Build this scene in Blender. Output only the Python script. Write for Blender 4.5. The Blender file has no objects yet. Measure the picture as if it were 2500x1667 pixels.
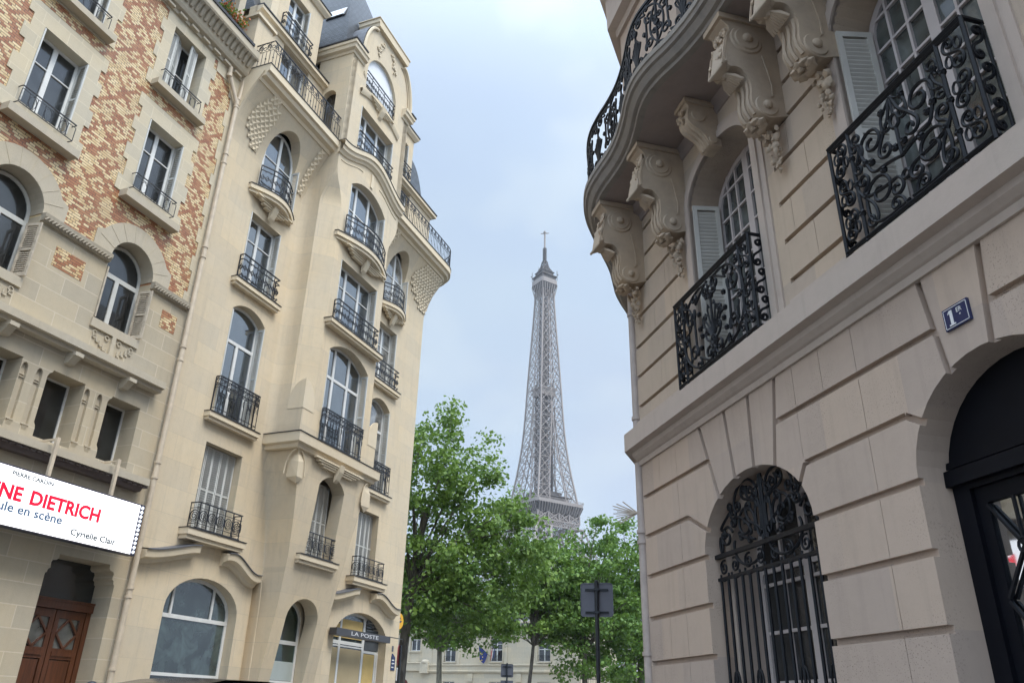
HAZE = .00016
import bpy, bmesh, math, random
import numpy as np
from mathutils import Vector, Matrix
R = math.radians
SC = bpy.context.scene
COL = SC.collection

# ------------------------------------------------------------------ tagging
def tag(o, label, cat, group=None):
    o['label'] = label; o['category'] = cat
    if group: o['group'] = group
    return o
def empty(name, loc, rz=0.0, label=None, cat=None, group=None):
    o = bpy.data.objects.new(name, None); COL.objects.link(o)
    o.empty_display_size = 0.3
    o.location = loc; o.rotation_euler = (0, 0, rz)
    if label: tag(o, label, cat, group)
    return o

# ------------------------------------------------------------------ mesh builder
class MB:
    def __init__(s): s.v = []; s.f = []
    def add(s, vs, fs):
        n = len(s.v); s.v.extend([tuple(p) for p in vs]); s.f.extend([tuple(i + n for i in f) for f in fs]); return s
    def box(s, x0, x1, y0, y1, z0, z1):
        return s.add([(x0,y0,z0),(x1,y0,z0),(x1,y1,z0),(x0,y1,z0),(x0,y0,z1),(x1,y0,z1),(x1,y1,z1),(x0,y1,z1)],
                     [(0,3,2,1),(4,5,6,7),(0,1,5,4),(1,2,6,5),(2,3,7,6),(3,0,4,7)])
    def obox(s, c, ax, ay, az):
        c = Vector(c); ax = Vector(ax); ay = Vector(ay); az = Vector(az); P = []
        for k in ((-1,-1,-1),(1,-1,-1),(1,1,-1),(-1,1,-1),(-1,-1,1),(1,-1,1),(1,1,1),(-1,1,1)):
            P.append(c + ax*k[0] + ay*k[1] + az*k[2])
        return s.add(P, [(0,3,2,1),(4,5,6,7),(0,1,5,4),(1,2,6,5),(2,3,7,6),(3,0,4,7)])
    def bar(s, p, q, w, d=None):
        p = Vector(p); q = Vector(q); a = q - p; L = a.length
        if L < 1e-6: return s
        a /= L; d = d or w
        b = a.cross(Vector((0,0,1)) if abs(a.z) < .95 else Vector((1,0,0))).normalized(); c = a.cross(b)
        return s.obox((p + q)/2, a*(L/2), b*(w/2), c*(d/2))
    def prism_x(s, poly, x0, x1):          # polygon in (y,z) extruded along x
        n = len(poly)
        s.add([(x0,a,b) for a,b in poly] + [(x1,a,b) for a,b in poly],
              [tuple(range(n))] + [tuple(range(2*n-1, n-1, -1))] + [(i, i+n, (i+1)%n+n, (i+1)%n) for i in range(n)])
        return s
    def prism_y(s, poly, y0, y1):          # polygon in (x,z) extruded along y
        n = len(poly)
        s.add([(a,y0,b) for a,b in poly] + [(a,y1,b) for a,b in poly],
              [tuple(range(n))] + [tuple(range(2*n-1, n-1, -1))] + [(i, i+n, (i+1)%n+n, (i+1)%n) for i in range(n)])
        return s
    def prism_z(s, poly, z0, z1):
        n = len(poly)
        s.add([(a,b,z0) for a,b in poly] + [(a,b,z1) for a,b in poly],
              [tuple(range(n))] + [tuple(range(2*n-1, n-1, -1))] + [(i, i+n, (i+1)%n+n, (i+1)%n) for i in range(n)])
        return s
    def tube(s, pts, r, n=5, closed=False, cap=True):
        pts = [Vector(p) for p in pts]
        out = [pts[0]]
        for p in pts[1:]:
            if (p - out[-1]).length > 1e-5: out.append(p)
        pts = out; m = len(pts)
        if m < 2: return s
        rr = r if isinstance(r, (list, tuple)) else [r]*m
        base = len(s.v); up = None
        for i in range(m):
            a = pts[(i+1) % m] - pts[i-1] if (closed or 0 < i < m-1) else (pts[1]-pts[0] if i == 0 else pts[-1]-pts[-2])
            if a.length < 1e-9: a = Vector((0,0,1))
            a.normalize()
            if up is None:
                up = Vector((0,1,0)) if abs(a.y) < .9 else Vector((1,0,0))
            b = up - a*up.dot(a)
            if b.length < 1e-4: b = Vector((1,0,0)) - a*a.x
            b.normalize(); up = b; c = a.cross(b)
            for k in range(n):
                t = 2*math.pi*k/n + math.pi/n
                s.v.append(tuple(pts[i] + (b*math.cos(t) + c*math.sin(t))*rr[min(i, len(rr)-1)]))
        for i in range(m if closed else m-1):
            j = (i+1) % m
            for k in range(n):
                l = (k+1) % n
                s.f.append((base+i*n+k, base+i*n+l, base+j*n+l, base+j*n+k))
        if cap and not closed:
            s.f.append(tuple(base+k for k in range(n-1,-1,-1))); s.f.append(tuple(base+(m-1)*n+k for k in range(n)))
        return s
    def lathe(s, prof, c=(0,0,0), n=14):     # prof = [(r,z)...] around z
        base = len(s.v)
        for r, z in prof:
            for k in range(n):
                t = 2*math.pi*k/n; s.v.append((c[0]+r*math.cos(t), c[1]+r*math.sin(t), c[2]+z))
        for i in range(len(prof)-1):
            for k in range(n):
                l = (k+1) % n; s.f.append((base+i*n+k, base+i*n+l, base+(i+1)*n+l, base+(i+1)*n+k))
        s.f.append(tuple(base+k for k in range(n-1,-1,-1))); s.f.append(tuple(base+(len(prof)-1)*n+k for k in range(n)))
        return s
    def sweep(s, prof, path, closed=False, cap=True):
        """moulding: prof=[(d,z)] closed polygon, path=[(x,y)]; d runs to the right-hand side of the path (out = -y for a path along +x)"""
        P = [Vector((a, b)) for a, b in path]; m = len(P); n = len(prof); base = len(s.v)
        for i in range(m):
            if closed or 0 < i < m-1:
                d0 = (P[i]-P[i-1]).normalized(); d1 = (P[(i+1) % m]-P[i]).normalized()
            elif i == 0: d0 = d1 = (P[1]-P[0]).normalized()
            else: d0 = d1 = (P[-1]-P[-2]).normalized()
            n0 = Vector((d0.y, -d0.x)); n1 = Vector((d1.y, -d1.x)); nn = n0 + n1
            nn = nn / max(.25, nn.dot(n0)) if nn.length > 1e-6 else n0
            for d, z in prof: s.v.append((P[i].x + nn.x*d, P[i].y + nn.y*d, z))
        for i in range(m if closed else m-1):
            j = (i+1) % m
            for k in range(n):
                l = (k+1) % n; s.f.append((base+i*n+k, base+j*n+k, base+j*n+l, base+i*n+l))
        if cap and not closed:
            s.f.append(tuple(base+k for k in range(n))); s.f.append(tuple(base+(m-1)*n+k for k in range(n-1,-1,-1)))
        return s
    def grid(s, rows, close=False):
        base = len(s.v); n = len(rows[0])
        for r in rows: s.v.extend([tuple(p) for p in r])
        for i in range(len(rows)-1):
            for k in range(n-1 + (1 if close else 0)):
                l = (k+1) % n; s.f.append((base+i*n+k, base+i*n+l, base+(i+1)*n+l, base+(i+1)*n+k))
        return s
    def plate(s, outline, holes, y0, y1, cuts=None, fn=None):
        """outline / holes in (x,z); filled with holes, from y0 (front) to y1 (back); cuts = z values to slice at; fn maps a vertex"""
        vs, fs = plate_geo(outline, holes, y0, y1, cuts)
        if fn: vs = [fn(v) for v in vs]
        return s.add(vs, fs)
    def blob(s, c, r, seed=0, bump=.25, sub=1, sq=(1,1,1)):
        bm = bmesh.new(); bmesh.ops.create_icosphere(bm, subdivisions=sub, radius=1.0)
        rn = random.Random(seed); vs = []
        for v in bm.verts:
            k = 1 + rn.uniform(-bump, bump)
            vs.append((c[0]+v.co.x*r*k*sq[0], c[1]+v.co.y*r*k*sq[1], c[2]+v.co.z*r*k*sq[2]))
        s.add(vs, [[v.index for v in f.verts] for f in bm.faces]); bm.free(); return s
    def xf(s, fn): s.v = [tuple(fn(Vector(p))) for p in s.v]; return s
    def build(s, name, mat, parent=None, smooth=0, off=(0,0,0), fix=True):
        me = bpy.data.meshes.new(name)
        vs = s.v if off == (0,0,0) else [(a-off[0], b-off[1], c-off[2]) for a, b, c in s.v]
        me.from_pydata(vs, [], s.f)
        if fix and len(s.f) < 40000:
            bm = bmesh.new(); bm.from_mesh(me)
            if smooth: bmesh.ops.remove_doubles(bm, verts=bm.verts, dist=1e-5)
            bmesh.ops.recalc_face_normals(bm, faces=bm.faces); bm.to_mesh(me); bm.free()
        me.materials.append(mat)
        if smooth:
            me.polygons.foreach_set('use_smooth', [True]*len(me.polygons))
            try: me.set_sharp_from_angle(angle=R(smooth))
            except Exception: pass
        me.update()
        o = bpy.data.objects.new(name, me); COL.objects.link(o)
        if parent: o.parent = parent
        return o

def islands(mb):
    par = list(range(len(mb.v)))
    def find(i):
        while par[i] != i: par[i] = par[par[i]]; i = par[i]
        return i
    for f in mb.f:
        a = find(f[0])
        for i in f[1:]: par[find(i)] = a
    out = {}
    for f in mb.f: out.setdefault(find(f[0]), []).append(f)
    res = []
    for fs in out.values():
        ids = sorted({i for f in fs for i in f}); mp = {i: k for k, i in enumerate(ids)}; m = MB(); m.v = [mb.v[i] for i in ids]; m.f = [tuple(mp[i] for i in f) for f in fs]; res.append(m)
    return res
def each(mb, fn, name, mat, *a):
    return [fn(m, name, mat, *a) for m in islands(mb)]

def plate_geo(outline, holes, y0, y1, cuts=None):
    cu = bpy.data.curves.new('tmp', 'CURVE'); cu.dimensions = '2D'; cu.fill_mode = 'BOTH'; cu.extrude = abs(y1-y0)/2
    for poly in [outline] + list(holes):
        sp = cu.splines.new('POLY'); sp.points.add(len(poly)-1); sp.use_cyclic_u = True
        for i, (a, b) in enumerate(poly): sp.points[i].co = (a, b, 0, 1)
    ob = bpy.data.objects.new('tmp', cu); COL.objects.link(ob)
    dg = bpy.context.evaluated_depsgraph_get()
    me = bpy.data.meshes.new_from_object(ob.evaluated_get(dg))
    bm = bmesh.new(); bm.from_mesh(me)
    bmesh.ops.remove_doubles(bm, verts=bm.verts, dist=1e-5)
    if cuts:
        for z in cuts:
            bmesh.ops.bisect_plane(bm, geom=bm.verts[:]+bm.edges[:]+bm.faces[:], plane_co=(0,z,0), plane_no=(0,1,0), dist=1e-5)
    ym = (y0+y1)/2
    bm.verts.index_update()
    vs = [(v.co.x, ym - v.co.z, v.co.y) for v in bm.verts]; fs = [[v.index for v in f.verts] for f in bm.faces]
    bm.free(); bpy.data.objects.remove(ob); bpy.data.curves.remove(cu); bpy.data.meshes.remove(me)
    return vs, fs

def arch(u0, u1, z0, zs, rise, n=14, seg=False):
    """opening outline: rectangle up to zs, elliptical (or circular-segment) head of given rise"""
    if rise <= 1e-4: return [(u0,z0),(u1,z0),(u1,zs),(u0,zs)]
    c = (u0+u1)/2; a = (u1-u0)/2; P = [(u0,z0),(u1,z0)]
    if seg:
        r = (a*a + rise*rise)/(2*rise); t0 = math.asin(min(1, a/r))
        for i in range(n+1):
            t = t0 - 2*t0*i/n; P.append((c + r*math.sin(t), zs + rise - r + r*math.cos(t)))
    else:
        for i in range(n+1):
            t = math.pi*i/n; P.append((c + a*math.cos(t), zs + rise*math.sin(t)))
    return P
def inset_arch(u0, u1, z0, zs, rise, d, seg=False, n=14):
    return arch(u0+d, u1-d, z0+d, zs - (d if rise <= 1e-4 else 0), rise-(d if rise > 1e-4 else 0), n, seg)
def rot90z(p): return (p[0], p[1])

# ------------------------------------------------------------------ 2D scrolls for wrought iron
def curv(kf, n=40):
    x = z = a = 0.0; P = [(0.0, 0.0)]
    for i in range(n):
        t = (i+.5)/n; a += kf(t)/n; x += math.cos(a)/n; z += math.sin(a)/n; P.append((x, z))
    return P
def fit(P, p, q, flip=False):
    if flip: P = [(a, -b) for a, b in P]
    (ax, az), (bx, bz) = P[0], P[-1]
    c0 = complex(bx-ax, bz-az); c1 = complex(q[0]-p[0], q[1]-p[1]); k = c1/c0
    out = []
    for a, b in P:
        w = complex(a-ax, b-az)*k; out.append((p[0]+w.real, p[1]+w.imag))
    return out
def cscroll(p, q, curl=13.0, mid=1.6, pw=3.0, flip=False, n=44):
    return fit(curv(lambda t: mid + curl*abs(2*t-1)**pw, n), p, q, flip)
def sscroll(p, q, curl=13.0, pw=2.0, flip=False, n=44):
    return fit(curv(lambda t: curl*abs(2*t-1)**pw*(1 if t < .5 else -1), n), p, q, flip)
def jscroll(p, q, curl=12.0, pw=2.5, mid=.3, flip=False, n=36):   # curls at its far end only
    return fit(curv(lambda t: mid + curl*t**pw, n), p, q, flip)
def circ(c, r, n=14, rz=None):
    rz = rz or r
    P = [(c[0]+r*math.cos(2*math.pi*i/n), c[1]+rz*math.sin(2*math.pi*i/n)) for i in range(n)]
    return P + [P[0]]
def spiral(c, r0, r1, a0, turns, n=26):
    return [(c[0]+(r0+(r1-r0)*i/n)*math.cos(a0+2*math.pi*turns*i/n), c[1]+(r0+(r1-r0)*i/n)*math.sin(a0+2*math.pi*turns*i/n)) for i in range(n+1)]
def mirror(L, c): return [([(2*c-a, b) for a, b in P], r) for P, r in L]

def vol(c, r, a, d, turns=1.2, r1=.2, n=22):
    """volute from its eye outwards; ends at angle a (degrees) turning d"""
    a = R(a); return [(c[0]+r*(r1+(1-r1)*t)*math.cos(a-d*2*math.pi*turns*(1-t)), c[1]+r*(r1+(1-r1)*t)*math.sin(a-d*2*math.pi*turns*(1-t))) for t in [i/n for i in range(n+1)]]
def bez(p, t0, t1, q, k=.55, n=14):
    D = math.hypot(q[0]-p[0], q[1]-p[1])*k; a = (p[0]+t0[0]*D, p[1]+t0[1]*D); b = (q[0]-t1[0]*D, q[1]-t1[1]*D); o = []
    for i in range(1, n):
        t = i/n; u = 1-t; o.append(tuple(u**3*p[j]+3*u*u*t*a[j]+3*u*t*t*b[j]+t**3*q[j] for j in (0,1)))
    return o
def vt(a, d): a = R(a); return (-d*math.sin(a), d*math.cos(a))
def sc(A, B, k=.55, turns=1.2):
    """scroll bar: volute A -> curve -> volute B; A, B = (centre, radius, leaving angle, turn)"""
    va = vol(*A, turns); vb = vol(*B, turns); t1 = vt(B[2], B[3]); return va + bez(va[-1], vt(A[2], A[3]), (-t1[0], -t1[1]), vb[-1], k) + vb[::-1]
def tail_(A, q, tq, k=.55, turns=1.2):
    va = vol(*A, turns); L = math.hypot(*tq); return va + bez(va[-1], vt(A[2], A[3]), (tq[0]/L, tq[1]/L), q, k) + [q]

class Path:
    """plan path (x,y); pos(s) gives the point at arc length s"""
    def __init__(s, pts):
        s.p = [Vector(a) for a in pts]; s.l = [0]
        for a, b in zip(s.p, s.p[1:]): s.l.append(s.l[-1] + (b-a).length)
        s.L = s.l[-1]
    def pos(s, t):
        i = 0
        while i < len(s.p)-2 and t > s.l[i+1]: i += 1
        k = (t - s.l[i])/max(1e-9, s.l[i+1]-s.l[i]); q = s.p[i].lerp(s.p[i+1], k); return q.x, q.y
def iron(mb, lines, path, z0, n=4):
    """lines = [(polyline (s,z), radius)] bent along the plan path"""
    br = path.l[1:-1]
    for P, r in lines:
        out = []
        for (a, za), (b, zb) in zip(P, P[1:]):
            ts = [0.0]
            for l in br:
                if (a-l)*(b-l) < -1e-9: ts.append((l-a)/(b-a))
            for t in sorted(ts): out.append((a+(b-a)*t, za+(zb-za)*t))
        out.append(P[-1])
        pts = []
        for s_, z_ in out:
            x, y = path.pos(s_); pts.append((x, y, z0+z_))
        mb.tube(pts, r, n)
    return mb
# ------------------------------------------------------------------ materials
def newmat(name):
    m = bpy.data.materials.new(name); m.use_nodes = True; nt = m.node_tree
    for n in list(nt.nodes): nt.nodes.remove(n)
    o = nt.nodes.new('ShaderNodeOutputMaterial'); b = nt.nodes.new('ShaderNodeBsdfPrincipled')
    nt.links.new(b.outputs[0], o.inputs[0]); return m, nt, b
class NT:
    def __init__(s, nt): s.t = nt
    def n(s, typ, **kw):
        x = s.t.nodes.new('ShaderNode'+typ)
        for k, v in kw.items(): setattr(x, k, v)
        return x
    def l(s, a, b): s.t.links.new(a, b)
    def val(s, sock, v):
        if hasattr(v, 'links') or hasattr(v, 'is_linked'): s.l(v, sock)
        else: sock.default_value = v
    def math(s, op, a, b=0.0, c=None):
        x = s.n('Math', operation=op); s.val(x.inputs[0], a); s.val(x.inputs[1], b)
        if c is not None: s.val(x.inputs[2], c)
        return x.outputs[0]
    def mix(s, f, a, b, bt='MIX'):
        x = s.n('MixRGB', blend_type=bt); s.val(x.inputs[0], f)
        s.val(x.inputs[1], a if not isinstance(a, tuple) else (*a[:3], 1)); s.val(x.inputs[2], b if not isinstance(b, tuple) else (*b[:3], 1)); return x.outputs[0]
    def noise(s, vec, scale, detail=4, rough=.55, dist=0):
        x = s.n('TexNoise'); x.inputs['Scale'].default_value = scale; x.inputs['Detail'].default_value = detail
        x.inputs['Roughness'].default_value = rough; x.inputs['Distortion'].default_value = dist
        if vec is not None: s.l(vec, x.inputs['Vector'])
        return x.outputs['Fac']
    def ramp(s, f, p0, p1, c0=(0,0,0), c1=(1,1,1)):
        x = s.n('ValToRGB'); x.color_ramp.elements[0].position = p0; x.color_ramp.elements[1].position = p1
        x.color_ramp.elements[0].color = (*c0, 1); x.color_ramp.elements[1].color = (*c1, 1); s.l(f, x.inputs[0]); return x.outputs[0]
    def coord(s, scale=(1,1,1), out='Object'):
        c = s.n('TexCoord'); m = s.n('Mapping'); m.inputs['Scale'].default_value = scale; s.l(c.outputs[out], m.inputs[0]); return m.outputs[0]
    def bump(s, h, b, strength=.3, dist=.01):
        x = s.n('Bump'); x.inputs['Strength'].default_value = strength; x.inputs['Distance'].default_value = dist; s.l(h, x.inputs['Height']); s.l(x.outputs[0], b.inputs['Normal'])
    def swz(s, vec, a=0, b=2):      # (x,z) -> (x,y)
        p = s.n('SeparateXYZ'); s.l(vec, p.inputs[0]); c = s.n('CombineXYZ'); s.l(p.outputs[a], c.inputs[0]); s.l(p.outputs[b], c.inputs[1]); return c.outputs[0]
def plain(name, col, rough=.6, metal=0.0, var=.12, scale=6.0, bump=0.0, spec=.5):
    m, nt, b = newmat(name); t = NT(nt); v = t.coord()
    f = t.noise(v, scale, 5)
    c = t.mix(t.ramp(f, .3, .75), tuple(x*(1-var) for x in col), tuple(min(1, x*(1+var)) for x in col)); t.l(c, b.inputs['Base Color'])
    b.inputs['Roughness'].default_value = rough; b.inputs['Metallic'].default_value = metal; b.inputs['Specular IOR Level'].default_value = spec
    if bump: t.bump(t.noise(v, scale*8, 3), b, bump, .004)
    return m
def stone(name, col, warm=(1.06,1.0,.9), dirt=.16, joints=None, joint_col=1.1, pits=0.0, streak=.12, rough=.85, blockvar=.06, zoff=0.0):
    """limestone: cloudy tone, faint streaks, optional ashlar joints (w,h), optional pits"""
    m, nt, b = newmat(name); t = NT(nt); v = t.coord()
    f1 = t.noise(v, .55, 5, .6); f2 = t.noise(v, 5.0, 5, .65); f3 = t.noise(t.coord((7,7,.5)), 1.0, 4, .6)
    c = t.mix(t.ramp(f1, .3, .72), col, tuple(a*k for a, k in zip(col, warm)))
    c = t.mix(t.math('MULTIPLY', t.ramp(f2, .45, .75), dirt), c, tuple(a*.72 for a in col))
    c = t.mix(t.math('MULTIPLY', t.ramp(f3, .52, .78), streak), c, tuple(a*.6 for a in col))
    h = f2
    if joints:
        w, hh, ms = joints
        br = t.n('TexBrick'); br.offset = .5; br.inputs['Scale'].default_value = 1.0; br.inputs['Mortar Size'].default_value = ms
        br.inputs['Brick Width'].default_value = w; br.inputs['Row Height'].default_value = hh; br.inputs['Mortar Smooth'].default_value = .3
        br.inputs['Color1'].default_value = (1-blockvar, 1-blockvar, 1-blockvar, 1); br.inputs['Color2'].default_value = (1+blockvar, 1+blockvar*.6, 1-blockvar*.2, 1)
        br.inputs['Mortar'].default_value = (joint_col, joint_col, joint_col, 1)
        mz = t.n('Mapping'); mz.inputs['Location'].default_value = (0,zoff,0); t.l(t.swz(v), mz.inputs[0]); t.l(mz.outputs[0], br.inputs['Vector']); c = t.mix(1.0, c, br.outputs['Color'], 'MULTIPLY')
    if pits:
        pn = t.noise(v, 70.0, 2, .5); clus = t.ramp(t.noise(v, 1.3, 3), .5, .68)
        pm = t.math('MULTIPLY', t.ramp(pn, .60, .65), clus)
        c = t.mix(t.math('MULTIPLY', pm, pits), c, tuple(a*.3 for a in col))
        h = t.math('SUBTRACT', f2, pm)
    t.l(c, b.inputs['Base Color']); b.inputs['Roughness'].default_value = rough; b.inputs['Specular IOR Level'].default_value = .25
    t.bump(h, b, .35, .012); return m
def glassmat(name, dark=(.012,.016,.018), refl=.5, tint=(.9,.95,1.0), lo=.1, room=.0):
    """window pane: dark room behind, sky mirrored on the surface"""
    m, nt, b = newmat(name); t = NT(nt); v = t.coord()
    f = t.noise(v, 2.2, 3, .5, .6)
    c = t.mix(t.ramp(f, .38, .7), tuple(a*.5 for a in dark), tuple(min(1, a*(2.2+room)) for a in dark)); t.l(c, b.inputs['Base Color'])
    b.inputs['Roughness'].default_value = .25
    g = t.n('BsdfGlossy'); g.inputs['Roughness'].default_value = .03; g.inputs['Color'].default_value = (*tint, 1)
    bp = t.n('Bump'); bp.inputs['Strength'].default_value = .05; bp.inputs['Distance'].default_value = .02; t.l(t.noise(v, 1.1, 1), bp.inputs['Height']); t.l(bp.outputs[0], g.inputs['Normal'])
    lw = t.n('LayerWeight'); lw.inputs[0].default_value = .35
    k = t.math('ADD', lo, t.math('MULTIPLY', lw.outputs['Fresnel'], refl))
    mx = t.n('MixShader'); t.l(k, mx.inputs[0]); t.l(b.outputs[0], mx.inputs[1]); t.l(g.outputs[0], mx.inputs[2])
    t.l(mx.outputs[0], [n for n in nt.nodes if n.type == 'OUTPUT_MATERIAL'][0].inputs[0]); return m
def emit(name, col, s):
    m, nt, b = newmat(name); b.inputs['Base Color'].default_value = (*[min(1,x) for x in col], 1); b.inputs['Emission Color'].default_value = (*col, 1); b.inputs['Emission Strength'].default_value = s
    b.inputs['Roughness'].default_value = .4; return m
def brickmat(name):
    m, nt, b = newmat(name); t = NT(nt); v = t.coord(); p = t.n('SeparateXYZ'); t.l(v, p.inputs[0])
    W, Hh = .132, .0625
    row = t.math('FLOOR', t.math('DIVIDE', p.outputs[2], Hh)); odd = t.math('MODULO', t.math('ABSOLUTE', row), 2.0)
    xs = t.math('ADD', t.math('DIVIDE', p.outputs[0], W), t.math('MULTIPLY', odd, .5)); colu = t.math('FLOOR', xs)
    cx = t.math('SUBTRACT', colu, t.math('MULTIPLY', odd, .5))            # cell centre in brick widths
    P = 5.0; Q = 12.0; wob = t.math('MULTIPLY', t.math('SUBTRACT', t.noise(v, 1.6, 2), .5), .045)
    a = t.math('ADD', t.math('DIVIDE', cx, P), t.math('DIVIDE', row, Q)); bb = t.math('SUBTRACT', t.math('DIVIDE', cx, P), t.math('DIVIDE', row, Q))
    fa = t.math('PINGPONG', a, .5); fb = t.math('PINGPONG', bb, .5)        # 0 at the lines, .5 midway
    la = t.math('LESS_THAN', t.math('ADD', fa, wob), .125); lb = t.math('LESS_THAN', t.math('SUBTRACT', fb, wob), .125)
    mid = t.math('MULTIPLY', t.math('GREATER_THAN', fa, .40), t.math('GREATER_THAN', fb, .40))
    ring = t.math('MULTIPLY', t.math('MULTIPLY', t.math('GREATER_THAN', fa, .26), t.math('GREATER_THAN', fb, .26)), t.math('SUBTRACT', 1.0, t.math('MULTIPLY', t.math('GREATER_THAN', fa, .36), t.math('GREATER_THAN', fb, .36))))
    red = t.math('MAXIMUM', t.math('MAXIMUM', la, lb), t.math('MULTIPLY', mid, t.math('LESS_THAN', fa, .47)))
    cell = t.n('CombineXYZ'); t.l(colu, cell.inputs[0]); t.l(row, cell.inputs[1]); wn = t.n('TexWhiteNoise', noise_dimensions='2D'); t.l(cell.outputs[0], wn.inputs['Vector'])
    flip = t.math('GREATER_THAN', wn.outputs['Value'], .84); red = t.math('ABSOLUTE', t.math('SUBTRACT', red, flip))
    w2 = t.n('TexWhiteNoise', noise_dimensions='3D'); t.l(cell.outputs[0], w2.inputs['Vector'])
    cr = t.mix(w2.outputs['Value'], (.47,.22,.095), (.34,.115,.045)); cc = t.mix(w2.outputs['Value'], (.80,.635,.365), (.64,.45,.215))
    c = t.mix(red, cc, cr)
    fx = t.math('FRACT', xs); fz = t.math('FRACT', t.math('DIVIDE', p.outputs[2], Hh))
    # long bricks: drop every other head joint
    w3 = t.n('TexWhiteNoise', noise_dimensions='2D'); sh = t.n('CombineXYZ'); t.l(t.math('ADD', colu, 37.0), sh.inputs[0]); t.l(row, sh.inputs[1]); t.l(sh.outputs[0], w3.inputs['Vector'])
    ms = t.math('MAXIMUM', t.math('MULTIPLY', t.math('LESS_THAN', fx, .085), t.math('GREATER_THAN', w3.outputs['Value'], .4)), t.math('LESS_THAN', fz, .17))
    c = t.mix(ms, c, (.10,.055,.035)); c = t.mix(t.math('MULTIPLY', t.ramp(t.noise(v, 1.1, 4), .45, .8), .35), c, (.24,.16,.1))
    t.l(c, b.inputs['Base Color']); b.inputs['Roughness'].default_value = .42
    t.bump(t.math('SUBTRACT', 1.0, ms), b, .6, .006); return m
def slatemat(name, col=(.046,.053,.064), h=.11, w=.2):
    m, nt, b = newmat(name); t = NT(nt); v = t.coord(); br = t.n('TexBrick'); br.offset = .5
    p = t.n('SeparateXYZ'); t.l(v, p.inputs[0]); cv = t.n('CombineXYZ'); t.l(t.math('ADD', p.outputs[0], p.outputs[1]), cv.inputs[0]); t.l(p.outputs[2], cv.inputs[1]); t.l(cv.outputs[0], br.inputs['Vector'])
    br.inputs['Scale'].default_value = 1; br.inputs['Brick Width'].default_value = w; br.inputs['Row Height'].default_value = h; br.inputs['Mortar Size'].default_value = .012; br.inputs['Mortar Smooth'].default_value = .1
    br.inputs['Color1'].default_value = (*[x*.75 for x in col], 1); br.inputs['Color2'].default_value = (*[x*1.35 for x in col], 1); br.inputs['Mortar'].default_value = (*[x*.22 for x in col], 1)
    t.l(br.outputs['Color'], b.inputs['Base Color']); b.inputs['Roughness'].default_value = .5
    t.bump(br.outputs['Fac'], b, -.8, .012); return m
def leafmat(name, c0, c1):
    m, nt, b = newmat(name); t = NT(nt); g = t.n('NewGeometry')
    c = t.mix(g.outputs['Random Per Island'], c0, c1); pn = t.noise(t.coord(), .75, 2, .5); c = t.mix(t.math('MULTIPLY', t.ramp(pn, .42, .62), .5), c, tuple(min(1, x*1.25+.03) for x in c1[:2]) + (c1[2],)); t.l(c, b.inputs['Base Color']); b.inputs['Roughness'].default_value = .5; b.inputs['Specular IOR Level'].default_value = .35
    tr = t.n('BsdfTranslucent'); t.l(t.mix(.5, c, (.25,.42,.06)), tr.inputs['Color']); mx = t.n('MixShader'); mx.inputs[0].default_value = .28
    t.l(b.outputs[0], mx.inputs[1]); t.l(tr.outputs[0], mx.inputs[2]); t.l(mx.outputs[0], [n for n in nt.nodes if n.type == 'OUTPUT_MATERIAL'][0].inputs[0]); return m
def barkmat(name, c0=(.16,.14,.11), c1=(.07,.06,.05)):
    m, nt, b = newmat(name); t = NT(nt); v = t.coord((1,1,.35)); c = t.mix(t.ramp(t.noise(v, 5, 4), .4, .62), c0, c1); t.l(c, b.inputs['Base Color']); b.inputs['Roughness'].default_value = .9; t.bump(t.noise(v, 14, 3), b, .6, .02); return m
def woodmat(name, c0=(.13,.045,.018), c1=(.07,.024,.01)):
    m, nt, b = newmat(name); t = NT(nt); v = t.coord((9,9,.7)); c = t.mix(t.ramp(t.noise(v, 2.5, 5, .6, .4), .35, .7), c0, c1); t.l(c, b.inputs['Base Color']); b.inputs['Roughness'].default_value = .42; return m

M = {}
M['cream'] = stone('cream_render', (.635,.552,.42), dirt=.24, joints=(1.3,.62,.006), joint_col=.86, streak=.30, blockvar=.06)
M['cream_trim'] = stone('cream_trim', (.68,.592,.447), dirt=.12, streak=.12)
M['ashlar'] = stone('grey_ashlar', (.475,.425,.335), dirt=.25, joints=(.95,.40,.010), joint_col=1.22, streak=.2, blockvar=.10)
M['ashlar_plain'] = stone('grey_stone', (.49,.44,.35), dirt=.28, streak=.22)
M['quoin'] = stone('pale_quoin_stone', (.56,.51,.405), dirt=.16, joints=(.62,.34,.006), joint_col=1.25, streak=.1, blockvar=.07)
M['darkstone'] = stone('dark_brown_stone', (.17,.14,.13), dirt=.5, streak=.3)  # darker brown tone for the dentil course
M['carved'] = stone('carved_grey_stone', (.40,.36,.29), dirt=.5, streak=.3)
M['rose'] = stone('rose_limestone', (.485,.39,.328), warm=(.98,.98,.96), dirt=.22, joints=(1.06,.5335,0), pits=.75, streak=.30, blockvar=.085, zoff=-.072)
M['rose_up'] = stone('rose_limestone_upper', (.49,.395,.318), warm=(.98,1.0,.97), dirt=.22, joints=(1.3,.469,0), pits=.6, streak=.34, blockvar=.085, zoff=-.042)
M['rose_plain'] = stone('rose_limestone_trim', (.485,.395,.335), warm=(.96,1.0,1.0), dirt=.28, streak=.30)
M['rose_carved'] = stone('carved_rose_limestone', (.46,.375,.29), dirt=.6, streak=.22)
M['weather'] = stone('weathered_grey_limestone', (.27,.25,.23), dirt=.5, streak=.4)
M['soffit'] = stone('dark_soffit_stone', (.30,.25,.235), dirt=.4, streak=.1)  # darker stone tone for the balcony underside and cove moulding
M['mansion'] = stone('mansion_limestone', (.50,.465,.385), dirt=.25, joints=(1.1,.45,.006), joint_col=.86, streak=.2)
M['brick'] = brickmat('glazed_pattern_brick')
M['iron'] = plain('black_wrought_iron', (.006,.007,.010), .5, .0, .25, 20, .1, .25)
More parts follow.
